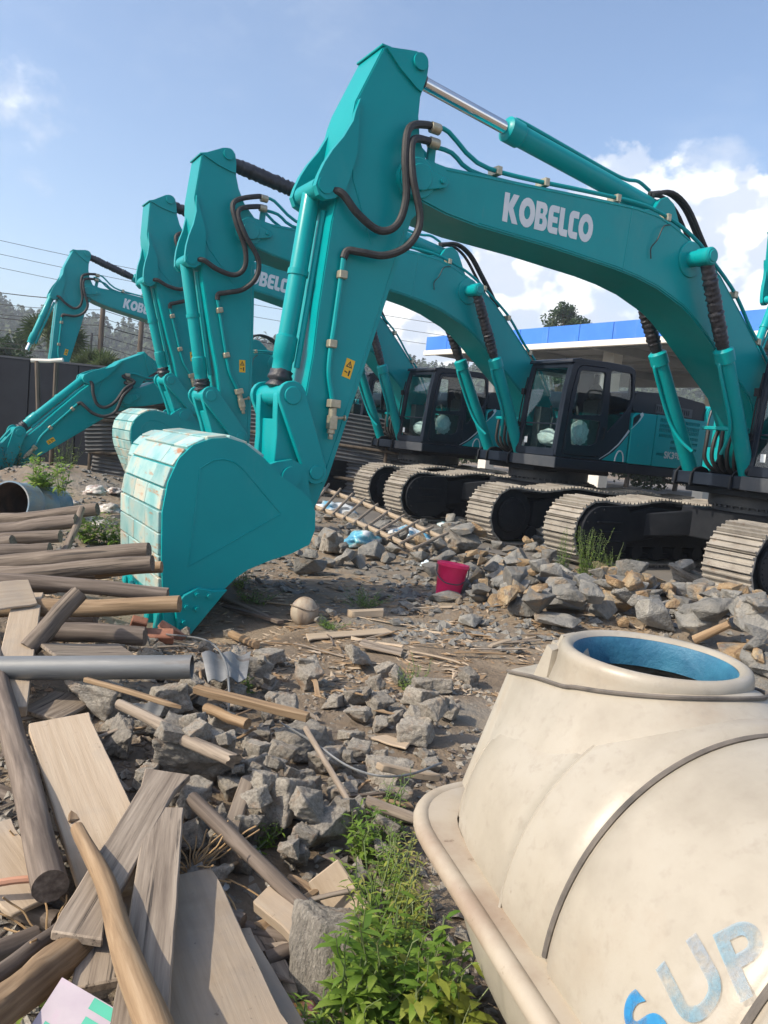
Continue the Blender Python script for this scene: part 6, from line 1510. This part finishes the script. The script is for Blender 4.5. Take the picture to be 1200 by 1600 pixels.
drybush(300, 1370, 26, .22, 'tangle of dry orange twigs beside the grey-tan plank', 1); drybush(75, 1480, 12, .20, 'few dry twigs over the firewood', 2); drybush(60, 1345, 8, .14, 'thin dry twigs by the tan board', 3)

# ------------------------------------------------------------------ weeds
def weed(label, p, h, spread, nst, leaf, seed, broad=.26, mat='leaf', group=None, name='weed_plant', cat='weed'):
    rg = random.Random(seed); root = ob(name, None, None, p); tag(root, label, cat, group); st, lf = MB(), MB()
    for k in range(nst):
        a = rg.uniform(0, 6.28); b = Vector((math.cos(a), math.sin(a), 0)) * spread * rg.random() ** .6; hh = h * rg.uniform(.45, 1.05); P = [b * .35]
        for j in range(1, 6): P.append(b * (.35 + .65 * j / 5) + Vector((rg.uniform(-.02, .02), rg.uniform(-.02, .02), hh * j / 5)))
        st.tube(P, .0035, 5, [1, .9, .8, .7, .5, .3]); nl = int(7 + hh / leaf * 2.4)
        for j in range(nl):
            t = (j + rg.random()) / nl * .98 + .02; i = min(4, int(t * 5)); q = P[i].lerp(P[i + 1], t * 5 - i); f = j * 2.4 + rg.uniform(-.5, .5); l = leaf * rg.uniform(.5, 1.25) * (1.15 - .6 * t); up = rg.uniform(-.25, .75)
            d = Vector((math.cos(f), math.sin(f), up)).normalized(); s = d.cross(Vector((0, 0, 1))).normalized(); n = s.cross(d); w = l * broad
            m1, m2, tp = q + d * l * .35 + n * l * .05, q + d * l * .7 + n * l * .02, q + d * l - n * l * .14
            lf.add([q, m1 + s * w * .5, m1, m1 - s * w * .5, m2 + s * w * .38, m2 - n * l * .02, m2 - s * w * .38, tp], [(0, 1, 2), (0, 2, 3), (1, 4, 5, 2), (2, 5, 6, 3), (4, 7, 5), (5, 7, 6)])
    ob('stems', st.mesh('stems', M['stem'], 0, 1, True), root); ob('foliage', lf.mesh('foliage', M[mat], 0, 1, True, 60), root); return root
WD = [(570, 1600, .34, .14, 12, .075, 'leafy weed clump before the standing slab'), (600, 1530, .36, .14, 14, .07, 'tall pale-flowered weed against the tank rim'), (650, 1610, .30, .13, 12, .09, 'broad-leaved weed in the shade of the tank'), (560, 1560, .24, .10, 9, .06, 'low weed hugging the standing slab'),
      (580, 1465, .30, .12, 12, .055, 'bushy weed between the slab and the tank rim'), (615, 1420, .26, .10, 9, .05, 'yellow-green weed under the tank rim'), (560, 1340, .22, .09, 9, .045, 'upright weed beside the concrete wedge'), (610, 1310, .26, .10, 11, .045, 'feathery weed where the leaning stick ends'), (600, 1375, .20, .09, 9, .04, 'low feathery weed at the rim corner'),
      (690, 1660, .26, .12, 10, .09, 'dark weed pressed under the tank belly'), (520, 1620, .20, .10, 8, .06, 'weed at the foot of the wrapper'), (652, 1530, .20, .09, 9, .06, 'small weed tucked close against the tank belly'), (690, 1600, .20, .10, 9, .08, 'shaded broad weed right beside the tank belly'), (640, 1450, .20, .08, 9, .05, 'thin weed just below the rim corner'), (400, 1330, .12, .10, 8, .04, 'wispy weed beside the dusty scrap'), (545, 1400, .16, .08, 8, .05, 'weed growing round the tan panel offcut')]
for i, (u, v, h, s, n, l, lab) in enumerate(WD): weed(lab, onz(u, v), h, s, n, l * (1.25 if i % 3 == 0 else .9), 300 + i, (.30, .18, .24)[i % 3] if l < .08 else .36, 'leafyellow' if i % 4 == 1 else 'leaf')
MW = [(568, 948, .18, .28, 26, .05, 'low green weed patch behind the yellow offcut'), (520, 982, .08, .16, 14, .04, 'tiny green weed patch near the wrapped bundle'), (395, 942, .16, .26, 16, .06, 'green weed under the bucket mouth edge'), (375, 918, .22, .16, 12, .07, 'weed close to the cutter plate'), (430, 868, .2, .25, 14, .06, 'dark green weed in the bucket shade'),
      (878, 900, .62, .12, 12, .07, 'tall spiky weed growing against the track'), (915, 905, .66, .26, 30, .07, 'bushy spiky weed behind the heap stones'), (950, 908, .5, .18, 18, .06, 'short spiky weed beside the bushy one'), (985, 905, .3, .10, 10, .05, 'small yellow weed at the yard edge'),
      (145, 850, .42, .30, 22, .14, 'bright broad-leaved weed behind the log ends'), (175, 852, .30, .25, 16, .12, 'second bright weed beside the bucket back'), (95, 775, .6, .16, 8, .12, 'tall thin weed by the steel drum'), (62, 765, .45, .3, 16, .2, 'big-leaved weed above the steel drum'), (30, 745, .7, .5, 20, .14, 'dark scrubby weed before the fence'), (100, 735, .8, .6, 26, .12, 'scrubby weed at the corrugated sheets'), (135, 720, .9, .5, 24, .12, 'dark weed under the low arm'), (385, 1085, .14, .05, 5, .05, 'seedling beside the square batten'), (300, 1058, .12, .05, 6, .05, 'seedling by the steel pipe end'), (640, 1080, .22, .12, 12, .03, 'dry wispy weed on the dust'), (50, 1575, .10, .08, 5, .05, 'pale seedling by the carton')]
for i, (u, v, h, s, n, l, lab) in enumerate(MW): weed(lab, onz(u, v), h, s, n, l, 340 + i, .30 if l > .1 else .22, 'leafdark' if 'dark' in lab or 'scrubby' in lab else 'leaf')

# ------------------------------------------------------------------ fine litter nobody could count
def litter():
    rg = random.Random(99)
    def bits(name, label, cat, mat, n, region, smin, smax, flat, seed, elong=1.0):
        rg = random.Random(seed); mb = MB(); k = 0
        while k < n:
            x, y, dens = region(rg)
            if rg.random() > dens: continue
            s = rg.uniform(smin, smax) * (.6 + .4 * rg.random()); a = rg.uniform(0, 6.28); c, s_ = math.cos(a), math.sin(a); z = gz(x, y) + s * flat * .3; L_ = s * elong * rg.uniform(.6, 1.5); t = rg.uniform(-.35, .35)
            vs = []
            for (p, q, r) in ((-1, 0, 0), (1, 0, 0), (0, -1, 0), (0, 1, 0), (0, 0, -1), (0, 0, 1), (.6, .6, .55)):
                px, py, pz = (p + rg.uniform(-.3, .3)) * L_, (q + rg.uniform(-.4, .4)) * s, (r + rg.uniform(-.3, .3)) * s * flat + p * L_ * t * .5
                vs.append((x + px * c - py * s_, y + px * s_ + py * c, z + pz))
            mb.add(vs, [(0, 2, 5), (2, 1, 5), (1, 6, 5), (6, 3, 5), (3, 0, 5), (1, 3, 6), (2, 0, 4), (1, 2, 4), (3, 1, 4), (0, 3, 4)]); k += 1
        kind(ob(name, mb.mesh(name, M[mat])), 'stuff', label, cat)
    def near(rg): y = rg.uniform(1.5, 5.0); x = rg.uniform(-1.6, .75) * (y / 3 + .35); return x, y, 1
    def mid(rg):
        y = rg.uniform(4.2, 8.2); x = rg.uniform(-.45, .36) * y; return x, y, 1
    def far(rg):
        y = rg.uniform(7, 14); x = rg.uniform(-.55, .2) * y; return x, y, 1
    def heap(rg): x, y = rg.uniform(.2, 4.6), rg.uniform(5.6, 9.4); return x, y, 1
    bits('rubble_gravel', 'loose grey gravel and mortar crumbs in the near rubble', 'gravel', 'concrete', 4200, near, .006, .03, .7, 1)
    bits('wood_chips', 'brown wood chips and bark strewn over the soil', 'wood chips', 'woodbrown', 5200, mid, .006, .022, .3, 2, 3.2)
    bits('bark_litter', 'pale bark flakes and slivers on the soil', 'bark', 'woodpale', 2200, mid, .006, .02, .3, 3, 3.6)
    bits('heap_gravel', 'stone crumbs between the heap stones', 'gravel', 'stone', 1500, heap, .02, .06, .7, 4)
    bits('far_gravel', 'stone crumbs and dirt clods on the far ground', 'gravel', 'stone', 2600, far, .015, .07, .6, 5)
    bits('near_slivers', 'dark wood slivers in the near rubble', 'wood slivers', 'wooddark', 1500, near, .004, .013, .4, 6, 6.0)
litter()
